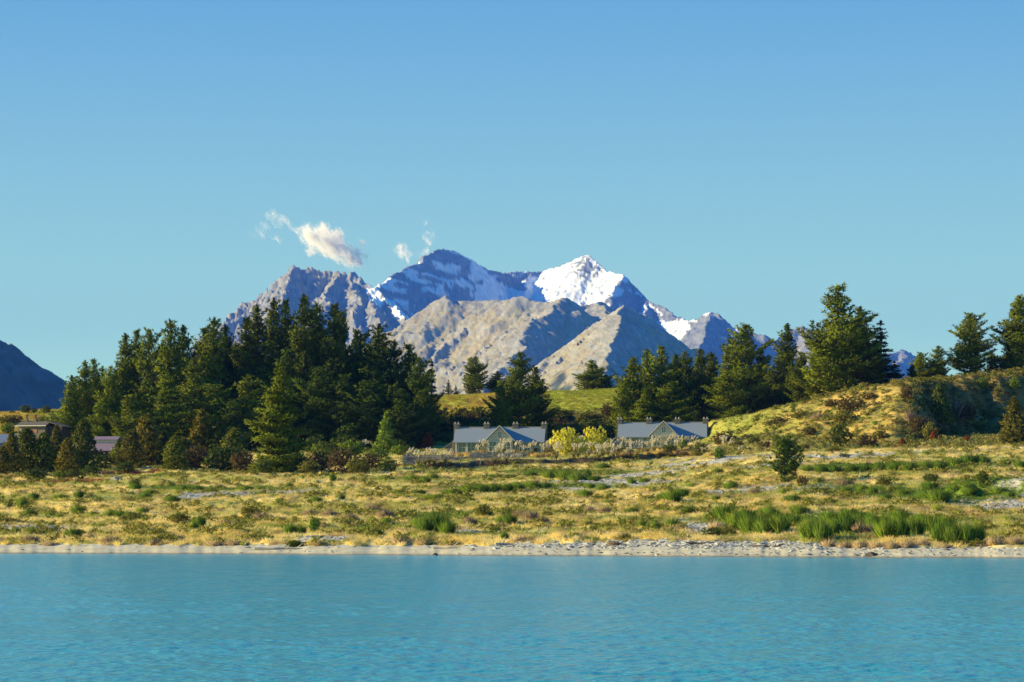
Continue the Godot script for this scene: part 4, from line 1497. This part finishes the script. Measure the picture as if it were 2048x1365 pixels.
	rowof("shrub", "round dark green shrub", "in the bushes left of the cottages", "shrub", "dark green shrubs below the left grove", R, L, [
		[470, 942, 50, 50], [250, 946, 24, 34], [205, 938, 30, 40], [630, 908, 36, 46], [690, 905, 36, 52], [725, 900, 28, 46], [655, 920, 34, 46], [600, 945, 40, 40], [530, 948, 30, 40], [180, 952, 20, 36], [70, 960, 22, 50], [150, 958, 18, 40]])
	rowof("shrub", "fresh green bushy shrub", "between lone pine and left cottage", "shrub", "fresh green shrubs left of the cottages", G, L, [
		[618, 890, 26, 40], [650, 882, 24, 36], [690, 892, 30, 46], [716, 878, 30, 26], [735, 895, 26, 42], [700, 915, 34, 50], [752, 920, 26, 44], [640, 910, 26, 34], [768, 908, 36, 46], [800, 912, 22, 36], [675, 870, 18, 34], [712, 905, 22, 40], [254, 905, 28, 36], [210, 912, 24, 26], [120, 958, 14, 36], [30, 930, 34, 30]])
	rowof("young_tree", "slender light green young tree", "standing between the grove and the red shrubs", "tree", "", LG, L, [[772, 902, 74, 44]])
	rowof("shrub", "pointed red leaved shrub", "left of the left cottage", "shrub", "red shrubs left of the left cottage", RED, L, [[814, 895, 44, 24], [838, 896, 22, 20], [856, 896, 30, 32], [200, 860, 24, 16]])
	rowof("shrub", "bright yellow leafed bush", "on the grass between the two cottages", "shrub", "yellow bushes between the cottages", Y, L, [[1134, 911, 54, 64], [1190, 909, 54, 52], [1160, 911, 36, 40]])
	rowof("climbing_vine", "bright green climbing plant", "on the post before a cottage veranda", "vine", "climbing plants at the cottages", G, L, [[974, 902, 26, 16], [947, 903, 16, 9], [1300, 897, 24, 22], [1366, 898, 24, 18]])
	# scrub on the slope behind the cottages
	var slope := []
	for i in 26:
		slope.push_back([rr(842, 985), rr(845, 893), rr(20, 36), rr(32, 52)])
	rowof("shrub", "olive and brown scrub bush", "on the slope behind the left cottage", "shrub", "scrub on the slope behind the left cottage", [O[0], W[0], O[1], W[1], R[0]], L, slope)
	slope = []
	for i in 26:
		slope.push_back([rr(1080, 1245), rr(832, 890), rr(18, 34), rr(30, 52)])
	rowof("shrub", "brown and olive scrub bush", "on the slope between the two cottages", "shrub", "scrub on the slope between the cottages", [W[0], O[0], R[1], O[1], O[2]], L, slope)
	rowof("shrub", "yellow green shrub", "against dark pines above the right cottage", "shrub", "yellow green shrubs before the right grove", [O[0], O[2]], [leaf_material(Color(2.0, 2.0, 1.2), 0.7)], [[1392, 815, 40, 34], [1383, 845, 30, 40], [1400, 838, 26, 30], [1530, 800, 22, 26]])
	rowof("shrub", "small round dark shrub", "on the far yellow hill at left", "shrub", "shrubs on the far left hill", R, L, [[50, 826, 16, 22], [68, 826, 10, 12], [92, 827, 14, 20], [24, 828, 6, 12]])
	rowof("shrub", "olive scrub bush", "on the hillside above the stone lodge house", "shrub", "scrub above the lodge", [O[0], G[0], W[0]], L, [[10, 850, 18, 34], [30, 846, 14, 30], [85, 846, 14, 26], [108, 850, 22, 40], [125, 862, 26, 40], [15, 868, 20, 30]])
	# the knoll
	rowof("shrub", "tall columnar dark green shrub", "on the shaded side of the knoll", "shrub", "", BE, [leaf_material(Color(0.8, 1.1, 1.0), 0.6)], [[1880, 848, 76, 52]])
	rowof("young_pine", "little light green pine", "on the shaded knoll face", "pine", "young pines on the knoll face", G, L, [[1967, 782, 22, 18], [2030, 785, 26, 22], [1766, 770, 22, 16], [1724, 782, 12, 10], [1586, 826, 18, 10]])
	rowof("shrub", "grey brown scrub bush", "on the knoll and its spur", "shrub", "scrub on the knoll", [W[0], S[0], W[1], O[1]], L, [[1915, 840, 60, 50], [1925, 838, 30, 60], [1700, 830, 34, 56], [1690, 850, 30, 50], [1640, 840, 22, 50], [1820, 850, 44, 30], [1840, 870, 36, 40], [1862, 884, 40, 34], [1880, 880, 30, 30], [1815, 800, 30, 24], [1740, 800, 12, 40], [1665, 815, 16, 36], [1600, 838, 14, 36], [1560, 850, 14, 40], [1760, 880, 18, 34], [1730, 890, 14, 30], [1620, 870, 14, 30], [1540, 872, 12, 34], [1500, 878, 10, 30]])
	rowof("shrub", "round clipped looking green bush", "at the foot of the knoll", "shrub", "", R, L, [[1680, 895, 42, 42]])
	rowof("shrub", "dark purple brown round bush", "at the foot of the knoll, right of the green one", "shrub", "", W, [leaf_material(Color(0.5, 0.5, 0.6), 0.4)], [[1736, 898, 26, 38]])
	rowof("shrub", "small reddish bush", "at the foot of the shaded knoll face", "shrub", "reddish bushes at the knoll's foot", RED, L, [[1868, 887, 26, 22], [1934, 890, 18, 20], [1805, 895, 20, 20]])
	rowof("beech_tree", "brown olive beech tree with low wide crown", "at the right edge below the knoll", "tree", "", [BE[1]], L, [[2030, 890, 94, 74]])
	rowof("shrub", "low dark olive shrub", "on dry grass below the right cottage", "shrub", "low shrubs below the right cottage", [O[0], R[0], W[0]], L, [[1340, 905, 14, 34], [1402, 908, 22, 28], [1330, 915, 10, 26], [1370, 915, 10, 30], [1395, 914, 12, 24], [1532, 900, 18, 24], [1560, 897, 20, 30], [1580, 905, 24, 32], [1670, 905, 12, 36], [1450, 890, 26, 50], [1475, 895, 16, 30], [1510, 890, 16, 26], [1610, 900, 10, 24], [1690, 915, 8, 24]])
	# the tree like shrub on the meadow at right and small conifers
	rowof("pine_shrub", "knobbly dark green bushy young pine", "standing alone on the right meadow", "pine", "", [conifer(720, 5.0, 1.9, {"shape": 0.3, "irregular": 0.9, "tuft": 0.4, "gap": 0.75, "clear": 0.02, "color": Color(0.055, 0.10, 0.016), "rise": 0.6}) + [1.9, 5.0]], [M.pine[0]], [[1570, 968, 80, 62]])
	rowof("shrub", "dark brown green tuft", "right beside the lone meadow pine", "shrub", "", W, L, [[1605, 973, 22, 24]])
	rowof("young_pine", "knee high bright green conifer seedling", "on the open meadow", "pine", "conifer seedlings on the meadow", G, [leaf_material(Color(0.75, 0.95, 0.9), 0.7)], [[665, 964, 16, 14], [629, 1066, 28, 22], [842, 940, 14, 12], [1438, 918, 22, 22], [1176, 956, 18, 14]])
	# toetoe
	var T := [toetoe(800), toetoe(801), toetoe(802)]
	var tt := [
		["before the left cottage's veranda", 936, 1104, 13, 907, 917], ["before the right stone wall", 985, 1042, 7, 926, 932], ["along the left stone wall", 812, 905, 9, 928, 936],
		["in the plumed field between the two cottages", 1100, 1262, 30, 900, 926], ["in the row before the right cottage", 1206, 1482, 20, 902, 913], ["among shrubs left of the cottages", 672, 760, 8, 890, 905],
	]
	rng.seed = 63
	for q in tt:
		var xs := []
		for i in q[3]:
			xs.push_back(lerpf(q[1], q[2], (i + rr(0.2, 0.8)) / q[3]))
		for i in xs.size():
			var at := ground_at(xs[i], rr(q[4], q[5]))
			var t: Array = T[i % 3]
			var o := thing("toetoe_clump", "plumed grass clump, %s from the left %s" % [nth(i + 1), q[0]], "tall grass", at, rr(-0.5, 0.5), "plumed grass clumps round the cottages")
			var k := rr(0.55, 1.2)
			o.scale = Vector3(k, k, k)
			obj("leaves", t[0], M.grass, o)
			obj("plumes", t[1], M.grass, o).set_meta("kind", "stuff")
	rowof("flax_plant", "sword leaved flax plant", "at the left edge of the meadow", "flax", "flax plants at the left edge", flax, L, [[26, 972, 28, 52], [70, 974, 16, 30], [8, 968, 22, 30]])
	var TU := []
	for i in 2:
		TU.push_back(upright(645 + i, 1.2, 0.9, {"color": Color(0.52, 0.33, 0.10), "color2": Color(0.62, 0.46, 0.18), "count": 420, "width": 0.022, "spread": 1.0, "start": 0.1, "wild": 0.3}))
	var gold := []
	for i in 18:
		gold.push_back([lerpf(900, 1110, (i + rr(0.2, 0.8)) / 18.0), rr(911, 918), rr(15, 21), rr(18, 28)])
	rowof("tussock", "golden brown tussock", "before the left cottage", "tussock", "golden tussocks before the cottages", TU, [M.grass], gold)
	gold = []
	for i in 20:
		gold.push_back([lerpf(1205, 1440, (i + rr(0.2, 0.8)) / 20.0), rr(906, 914), rr(13, 19), rr(18, 28)])
	rowof("tussock", "golden brown tussock", "before the right cottage", "tussock", "golden tussocks before the cottages", TU, [M.grass], gold)
	# broom and scrub on the meadow
	rowof("broom_bush", "green broom bush", "on the left meadow", "broom", "broom bushes on the left meadow", B, BT, [
		[67, 1000, 22, 26], [120, 999, 16, 36], [157, 998, 24, 24], [44, 1020, 38, 26], [57, 1036, 26, 40], [118, 1038, 16, 22], [154, 1032, 30, 30], [185, 1034, 18, 30], [220, 1038, 26, 34], [240, 1040, 30, 42], [258, 1040, 26, 26], [284, 1030, 22, 30], [300, 990, 16, 36], [345, 1006, 20, 40], [365, 984, 18, 36], [392, 984, 18, 40], [420, 986, 14, 30], [270, 982, 22, 28], [489, 984, 16, 36], [578, 980, 20, 20], [632, 1006, 18, 30], [398, 1056, 34, 30], [386, 1060, 24, 26], [580, 1070, 32, 30], [602, 1070, 28, 24], [145, 1078, 30, 44], [65, 1072, 22, 34], [30, 1070, 18, 24], [588, 1092, 14, 36], [440, 1060, 14, 22], [290, 1000, 22, 30], [230, 1052, 12, 24], [520, 990, 10, 26], [560, 1005, 12, 22], [680, 1000, 16, 24], [690, 1020, 20, 22]])
	rowof("broom_bush", "bright green broom bush", "on the meadow below the left cottage", "broom", "broom bushes on the middle meadow", B, BT, [
		[823, 962, 14, 30], [850, 968, 18, 28], [800, 990, 16, 40], [835, 992, 20, 40], [870, 1000, 16, 60], [905, 992, 22, 50], [935, 988, 24, 44], [960, 986, 24, 44], [985, 985, 24, 44], [1010, 984, 22, 44], [1035, 982, 24, 40], [1065, 980, 24, 44], [1090, 978, 20, 30], [864, 958, 16, 30], [990, 956, 12, 36], [1020, 956, 12, 30], [1060, 954, 14, 36], [1100, 958, 24, 40], [1130, 960, 26, 44], [1155, 962, 24, 44], [1185, 962, 16, 44], [1206, 940, 18, 40], [1264, 968, 16, 22], [1288, 966, 16, 28], [1172, 994, 22, 36], [1206, 984, 24, 34], [1180, 978, 18, 28], [1240, 978, 14, 36], [1345, 1004, 34, 50], [1378, 1028, 24, 40], [1325, 1000, 22, 24], [1264, 1030, 22, 34], [874, 1068, 56, 60], [850, 1066, 46, 44], [895, 1072, 44, 40], [833, 1056, 30, 30], [1018, 1050, 30, 40], [1000, 1048, 22, 24], [772, 1050, 20, 24], [744, 1050, 22, 20], [729, 1072, 26, 26], [752, 1074, 20, 30], [1008, 1080, 22, 22], [1130, 1056, 20, 30], [1285, 1060, 30, 26], [1310, 1062, 28, 30], [1345, 1054, 24, 36], [925, 1040, 16, 24], [1100, 1000, 12, 30], [940, 1005, 14, 26], [1220, 1010, 14, 30]])
	rowof("broom_bush", "green broom bush", "on the right meadow below the knoll", "broom", "broom bushes on the right meadow", B, BT, [
		[1364, 994, 26, 36], [1384, 976, 14, 28], [1462, 980, 22, 36], [1435, 950, 20, 28], [1405, 990, 14, 24], [1432, 1002, 16, 22], [1568, 990, 16, 24], [1585, 1006, 24, 40], [1691, 990, 22, 34], [1725, 982, 16, 26], [1745, 990, 22, 28], [1783, 984, 16, 24], [1701, 966, 16, 30], [1615, 942, 14, 30], [1640, 944, 18, 36], [1668, 946, 22, 40], [1700, 945, 22, 40], [1730, 944, 26, 44], [1760, 944, 28, 44], [1790, 944, 28, 44], [1820, 944, 28, 44], [1850, 942, 28, 44], [1880, 940, 28, 44], [1910, 936, 30, 44], [1940, 932, 34, 44], [1965, 930, 28, 40], [2011, 932, 20, 30], [2042, 938, 26, 30], [1861, 980, 26, 44], [1878, 1006, 36, 60], [1850, 1000, 26, 44], [1805, 992, 18, 36], [1998, 990, 22, 40], [2018, 994, 16, 30], [1910, 985, 20, 36], [1940, 990, 22, 40], [1600, 1030, 24, 40], [1960, 960, 18, 24], [1660, 1010, 16, 30], [1770, 1000, 16, 30]])
	rowof("broom_bush", "large vivid green broom bush", "in the thicket by the right beach", "broom", "large broom bushes along the beach at right", B, BT, [
		[1448, 1042, 50, 50], [1470, 1064, 54, 56], [1500, 1070, 56, 54], [1530, 1070, 50, 54], [1560, 1066, 50, 54], [1588, 1060, 46, 44], [1490, 1044, 40, 50], [1540, 1040, 40, 50], [1622, 1082, 64, 56], [1645, 1084, 60, 54], [1668, 1074, 54, 50], [1692, 1066, 50, 50], [1722, 1056, 44, 50], [1772, 1078, 60, 54], [1800, 1078, 60, 54], [1830, 1076, 58, 54], [1860, 1070, 56, 54], [1750, 1060, 46, 50], [1700, 1040, 36, 50], [1660, 1050, 40, 44], [1882, 1086, 62, 50], [1908, 1090, 60, 50], [1935, 1090, 62, 50], [1955, 1086, 56, 36], [1895, 1060, 40, 40], [1845, 1050, 34, 44], [1800, 1040, 30, 50]])
	rowof("shrub", "low olive green bush", "on the meadow near the beach", "shrub", "olive bushes near the beach", [O[0], R[1], O[2]], L, [[1425, 1076, 22, 44], [1455, 1076, 20, 40], [359, 1048, 22, 40], [967, 1036, 28, 32], [502, 1036, 26, 40], [1769, 974, 22, 34], [1967, 972, 26, 24], [1862, 966, 18, 30], [270, 976, 18, 24], [15, 1048, 14, 40], [1925, 1094, 14, 30], [1960, 1094, 16, 36], [1250, 1080, 12, 26], [590, 1094, 14, 40]])
	rowof("scrub_bush", "grey brown twiggy scrub bush", "on the meadow", "scrub", "grey twiggy bushes on the meadow", S, L, [[744, 1030, 34, 60], [770, 1036, 26, 50], [1062, 1040, 30, 50], [1040, 1036, 26, 40], [1209, 1028, 24, 40], [1178, 1026, 22, 40], [1049, 986, 12, 30], [520, 1040, 24, 50], [560, 1046, 22, 40], [620, 1034, 24, 44], [660, 1036, 26, 44], [1690, 972, 20, 50], [1650, 965, 14, 40], [1510, 990, 18, 36], [1360, 1060, 18, 40], [308, 1090, 20, 36], [220, 1086, 22, 60], [450, 1050, 18, 36], [940, 1050, 22, 40], [1085, 1046, 20, 40], [1130, 1066, 16, 30], [1230, 1092, 16, 40], [700, 1040, 22, 40], [60, 1085, 22, 50], [180, 1080, 20, 44], [640, 1060, 18, 30], [1720, 1070, 40, 40], [1740, 1072, 36, 30]])
	rowof("scrub_bush", "pinkish tan dry bush", "on the edge of the beach", "scrub", "tan dry bushes along the beach edge", P, L, [[1660, 1094, 24, 50], [1690, 1096, 22, 50], [1722, 1097, 26, 50], [1755, 1097, 24, 50], [1785, 1098, 26, 50], [1815, 1096, 24, 50], [1845, 1094, 24, 46], [1890, 1096, 14, 44], [1435, 1064, 32, 50], [430, 1092, 18, 60], [470, 1092, 18, 60], [640, 1092, 18, 40], [800, 1088, 24, 50], [850, 1090, 22, 50], [1040, 1084, 22, 40], [1000, 1060, 24, 40], [1990, 1092, 26, 50], [2030, 1090, 28, 50], [1245, 1076, 16, 30], [300, 1070, 18, 60], [350, 1080, 16, 50], [100, 1092, 14, 50]])


func beach_things() -> void:
	rng.seed = 515
	var wood := [plain(Color(0.42, 0.37, 0.30)), plain(Color(0.12, 0.09, 0.07)), plain(Color(0.55, 0.50, 0.42))]
	var logs := [[557, 1101, 4.2, 0.05, 0, "long pale driftwood log lying on the beach at left"], [891, 1099, 2.2, -0.2, 0, "short pale driftwood piece on the beach below the big broom"], [1401, 1090, 2.4, 0.0, 1, "dark driftwood log on the stones below the olive bushes"], [1534, 1096, 2.4, -0.25, 1, "thin dark driftwood branch on the sand right of the gully"], [1075, 1068, 1.8, -0.5, 2, "bleached stump wood in the grass behind the beach"], [1360, 1062, 2.5, -0.4, 1, "dead grey branch on the grass edge"], [1975, 1094, 2.0, -0.3, 1, "brown driftwood branch near the right edge of the beach"], [1010, 1092, 1.6, 0.3, 0, "grey driftwood stick at the top of the middle beach"]]
	for l in logs:
		var at := ground_at(l[0], l[1])
		var o := thing("driftwood_log", l[5], "driftwood", at + Vector3(0, 0.08, 0), l[3])
		var b := MB.new()
		var n := 5
		var p := Vector3(-l[2] * 0.5, 0, 0)
		for i in n:
			var q := Vector3(-l[2] * 0.5 + l[2] * (i + 1) / n, rr(-0.02, 0.06), rr(-0.1, 0.1))
			b.bar(p, q, 0.14 - 0.018 * i, 0.14 - 0.018 * (i + 1), 6)
			p = q
		obj("stem", b.mesh(), wood[l[4]], o)
		for k in 3:
			b = MB.new()
			var x: float = rr(-0.4, 0.45) * l[2]
			b.bar(Vector3(x, 0.05, 0), Vector3(x + rr(0.2, 0.7), rr(0.25, 0.6), rr(-0.4, 0.4)), 0.05, 0.015, 5)
			obj("branch", b.mesh(), wood[l[4]], o)
	# stones on the beach and in the gravel
	var kinds := []
	for k in 3:
		rng.seed = 40 + k
		var b := MB.new()
		b.lump(Vector3.ZERO, Vector3(1, 0.6, 0.8), rng)
		kinds.push_back(b.mesh())
	rng.seed = 99
	for k in 3:
		var places := []
		var cols := PackedColorArray()
		for i in 26000:
			var u := rr(-40.0, 2090.0)
			var z := 190.0 * pow(480.0 / 190.0, pow(rng.randf(), 1.8))
			var d := z - shore(u)
			if d < 1.0:
				continue
			if d < 12.0 and rng.randf() > 0.18 + 0.82 * smoothstep(850.0, 1250.0, u + noise.get_noise_1d(u / 40.0) * 250.0) * smoothstep(2150.0, 1650.0, u):
				continue
			var g := grid_index(u, z)
			if gt[g] > 0.45:
				continue
			if d < 8.0 and gt[g] < 0.01 and rng.randf() > 0.12 + smoothstep(4.5, 9.0, d) * 0.8:
				continue
			var s := rr(0.05, 0.13) * (1.0 + 1.4 * pow(rng.randf(), 5.0)) * (1.0 + z / 400.0)
			places.push_back(Transform3D(Basis(Vector3.UP, rr(0, TAU)).scaled(Vector3(s * rr(1.0, 1.7), s, s * 1.2)), stand(u, z)))
			var t := rr(0.2, 0.52)
			cols.push_back(Color(t, t * 0.975, t * 0.9))
		stuff("stones", kinds[k], M.stone, places, cols, "grey stones strewn over the beach and the gravel patches", "stones")
	for q in [[1744, 1113, 0.5, "dark boulder at the water's edge below the right thicket"], [870, 1111, 0.25, "small dark rock at the water's edge in the middle"], [232, 962, 1.0, "grey boulder in the rust brown ferns at left"]]:
		var at := ground_at(q[0], q[1])
		var b := MB.new()
		b.lump(Vector3.ZERO, Vector3(q[2] * 1.4, q[2], q[2]), rng, Color(0.10, 0.09, 0.08) if q[1] > 1000 else Color(0.25, 0.24, 0.22))
		var o := obj("boulder", b.mesh(), M.stone)
		o.position = at
		tag(o, q[3], "rock")


func build_meadow() -> void:
	# grass
	var kinds := []
	for k in 3:
		rng.seed = 900 + k
		var b := MB.new()
		for i in 16:
			var a := rr(0, TAU)
			var foot := Vector3(cos(a), 0, sin(a)) * rr(0.0, 0.22)
			var out := Vector3(cos(a), 0, sin(a))
			var tip := foot + out * rr(0.1, 0.5) + Vector3.UP * rr(0.15, 0.5)
			var side := Vector3(-sin(a), 0, cos(a)) * rr(0.02, 0.05)
			b.tri(foot - side, foot + side, tip, (out * 0.25 + Vector3.UP).normalized(), Color.WHITE * rr(0.85, 1.15))
		kinds.push_back(b.mesh())
	rng.seed = 77
	for k in 3:
		var places := []
		var cols := PackedColorArray()
		for i in 60000:
			var u := rr(-60.0, 2110.0)
			var z := 198.0 * pow(525.0 / 198.0, pow(rng.randf(), 1.0))
			var g := grid_index(u, z)
			if rng.randf() > gt[g]:
				continue
			var c := gc[g] * Color(1.45, 1.42, 1.28) * rr(0.9, 1.2)
			var s := rr(0.5, 1.2) * (0.75 + 0.5 * noise.get_noise_2d(u / 30.0, z / 5.0))
			var at := stand(u, z)
			places.push_back(Transform3D(Basis(Vector3.UP, rr(0, TAU)).scaled(Vector3(s * 1.25, s, s * 1.25)), at))
			cols.push_back(c)
		if k == 0:
			low_scrub()
			rng.seed = 777
		# tussocks on the terrace above the cottages and on the far left hill
		for i in 9000:
			var u := rr(-60.0, 130.0) if i % 6 == 0 else rr(820.0, 1640.0)
			var z := rr(548.0, 668.0)
			var g := grid_index(u, z)
			var s := rr(0.6, 1.3)
			places.push_back(Transform3D(Basis(Vector3.UP, rr(0, TAU)).scaled(Vector3(s * 1.6, s, s * 1.6)), stand(u, z)))
			cols.push_back(gc[g] * Color(1.25, 1.2, 1.1) * rr(0.75, 1.25))
		stuff("grass", kinds[k], M.grass, places, cols, "dry straw coloured grass covering the meadow between beach and cottages", "grass")


# what covers the meadow between the bushes one can count
func low_scrub() -> void:
	var kinds := [
		["low_green_plants", upright(880, 0.7, 0.6, {"color": Color(0.55, 0.55, 0.55), "color2": Color(1, 1, 1), "count": 90, "width": 0.03, "spread": 0.9, "wild": 0.5}), Color(0.15, 0.25, 0.025), Color(0.30, 0.38, 0.045), -0.06, "low green plants scattered through the dry grass of the meadow"],
		["low_olive_plants", leafy(881, 0.8, 0.7, {"color": Color(0.6, 0.6, 0.6), "color2": Color(1, 1, 1), "clumps": 26, "leaf": 0.2, "per": 5}), Color(0.20, 0.22, 0.035), Color(0.38, 0.34, 0.07), 0.05, "low olive shrubs scattered through the dry grass of the meadow"],
		["low_dry_twigs", upright(882, 0.6, 0.7, {"color": Color(0.6, 0.6, 0.6), "color2": Color(1, 1, 1), "count": 80, "width": 0.016, "spread": 1.3, "wild": 1.0}), Color(0.30, 0.21, 0.13), Color(0.42, 0.32, 0.21), 0.0, "low dry grey brown twigs scattered through the meadow grass"],
	]
	for k in kinds.size():
		rng.seed = 860 + k
		var places := []
		var cols := PackedColorArray()
		for i in 8500:
			var u := rr(-60.0, 2110.0)
			var z := 202.0 * pow(520.0 / 202.0, pow(rng.randf(), 0.9))
			var g := grid_index(u, z)
			var x := (u - 1024.0) / F * z
			var n := noise.get_noise_2d(x / 11.0 + 60.0 * k, z / 13.0) + 0.5 * noise.get_noise_2d(x / 3.0 + 60.0 * k, z / 4.0)
			if rng.randf() > gt[g] * smoothstep(-0.1 + kinds[k][4], 0.5, n) * 0.9:
				continue
			var s := rr(0.5, 1.25)
			places.push_back(Transform3D(Basis(Vector3.UP, rr(0, TAU)).scaled(Vector3(s * 1.2, s, s * 1.2)), stand(u, z) - Vector3(0, 0.05, 0)))
			cols.push_back(kinds[k][2].lerp(kinds[k][3], rng.randf()) * rr(0.8, 1.15))
		for i in 1500:
			var u := rr(1440.0, 2110.0)
			var z := rr(402.0, 500.0)
			var g := grid_index(u, z)
			var s := rr(0.6, 1.5)
			if u < 1800.0 and noise.get_noise_2d(u / 30.0 + 60.0 * k, z / 9.0) < 0.12:
				continue
			places.push_back(Transform3D(Basis(Vector3.UP, rr(0, TAU)).scaled(Vector3(s * 1.2, s, s * 1.2)), stand(u, z) - Vector3(0, 0.05, 0)))
			cols.push_back(kinds[k][2].lerp(gc[g], 0.4) * rr(0.7, 1.1))
		stuff(kinds[k][0], kinds[k][1][1], M.leaf, places, cols, kinds[k][5], "low plants")


func build_clouds() -> void:
	var m := StandardMaterial3D.new()
	m.albedo_color = Color(1.0, 0.995, 0.98)
	m.roughness = 1.0
	m.metallic_specular = 0.0
	m.backlight_enabled = true
	m.backlight = Color(1, 1, 1)
	var clouds := [
		["largest white cloud beside the snowy massif, drifting over the grey craggy mountain", [[618, 470, 17, 15, 1.0], [640, 480, 26, 19, 0.95], [664, 492, 26, 20, 0.95], [688, 506, 24, 15, 0.7], [672, 470, 15, 12, 0.8], [640, 462, 14, 9, 0.8], [704, 516, 20, 8, 0.6], [720, 522, 12, 6, 0.35], [724, 517, 6, 5, 0.3], [720, 490, 7, 5, 0.25], [603, 458, 9, 7, 0.3], [625, 500, 10, 8, 0.4]]],
		["thin torn wisp of cloud at the left of the largest cloud", [[545, 433, 10, 4, 0.22], [562, 443, 14, 7, 0.2], [525, 448, 9, 5, 0.10], [518, 466, 16, 4, 0.10], [553, 472, 7, 5, 0.15], [585, 452, 12, 3, 0.08]]],
		["small puff of cloud on the left shoulder of the snowy summit", [[801, 503, 13, 10, 0.3], [812, 512, 9, 8, 0.35], [806, 494, 6, 6, 0.2]]],
		["faint upright wisp above the snowy summit", [[858, 478, 7, 13, 0.22], [850, 500, 8, 5, 0.25], [851, 443, 4, 2.5, 0.22], [838, 515, 10, 4, 0.10]]],
	]
	for q in clouds:
		rng.seed = 1234
		var b := MB.new()
		for e in q[1]:
			var depth := 12600.0 if q[1][0][0] < 780 else 14600.0
			var n := int(e[2] * e[3] * 50.0 * e[4])
			var at := px(e[0], e[1], depth)
			var k := depth / F
			for i in n:
				var d := rdir()
				var t := pow(rng.randf(), 0.5)
				var p := at + Vector3(d.x * e[2] * k * 0.98, d.y * e[3] * k * 0.95, d.z * e[2] * k * 6.0) * t
				var w := Vector3(noise.get_noise_2d(p.x / 60.0, p.y / 60.0), noise.get_noise_2d(p.x / 60.0 + 40.0, p.y / 60.0), 0) * 38.0 + Vector3(noise.get_noise_2d(p.x / 18.0, p.y / 18.0), noise.get_noise_2d(p.x / 18.0 + 40.0, p.y / 18.0), 0) * 14.0
				p += w
				var a := rdir()
				var s := a.cross(rdir()).normalized()
				var r := rr(0.8, 1.7)
				b.tri(p + a * r, p - a * r * 0.5 + s * r, p - a * r * 0.5 - s * r, (Vector3(d.x, d.y, d.z) * 0.4 + rdir() * 0.2 + Vector3(-0.8, 0.5, 0.4)).normalized(), Color.WHITE)
		var o := obj("cloud", b.mesh(), m)
		tag(o, q[0], "cloud")
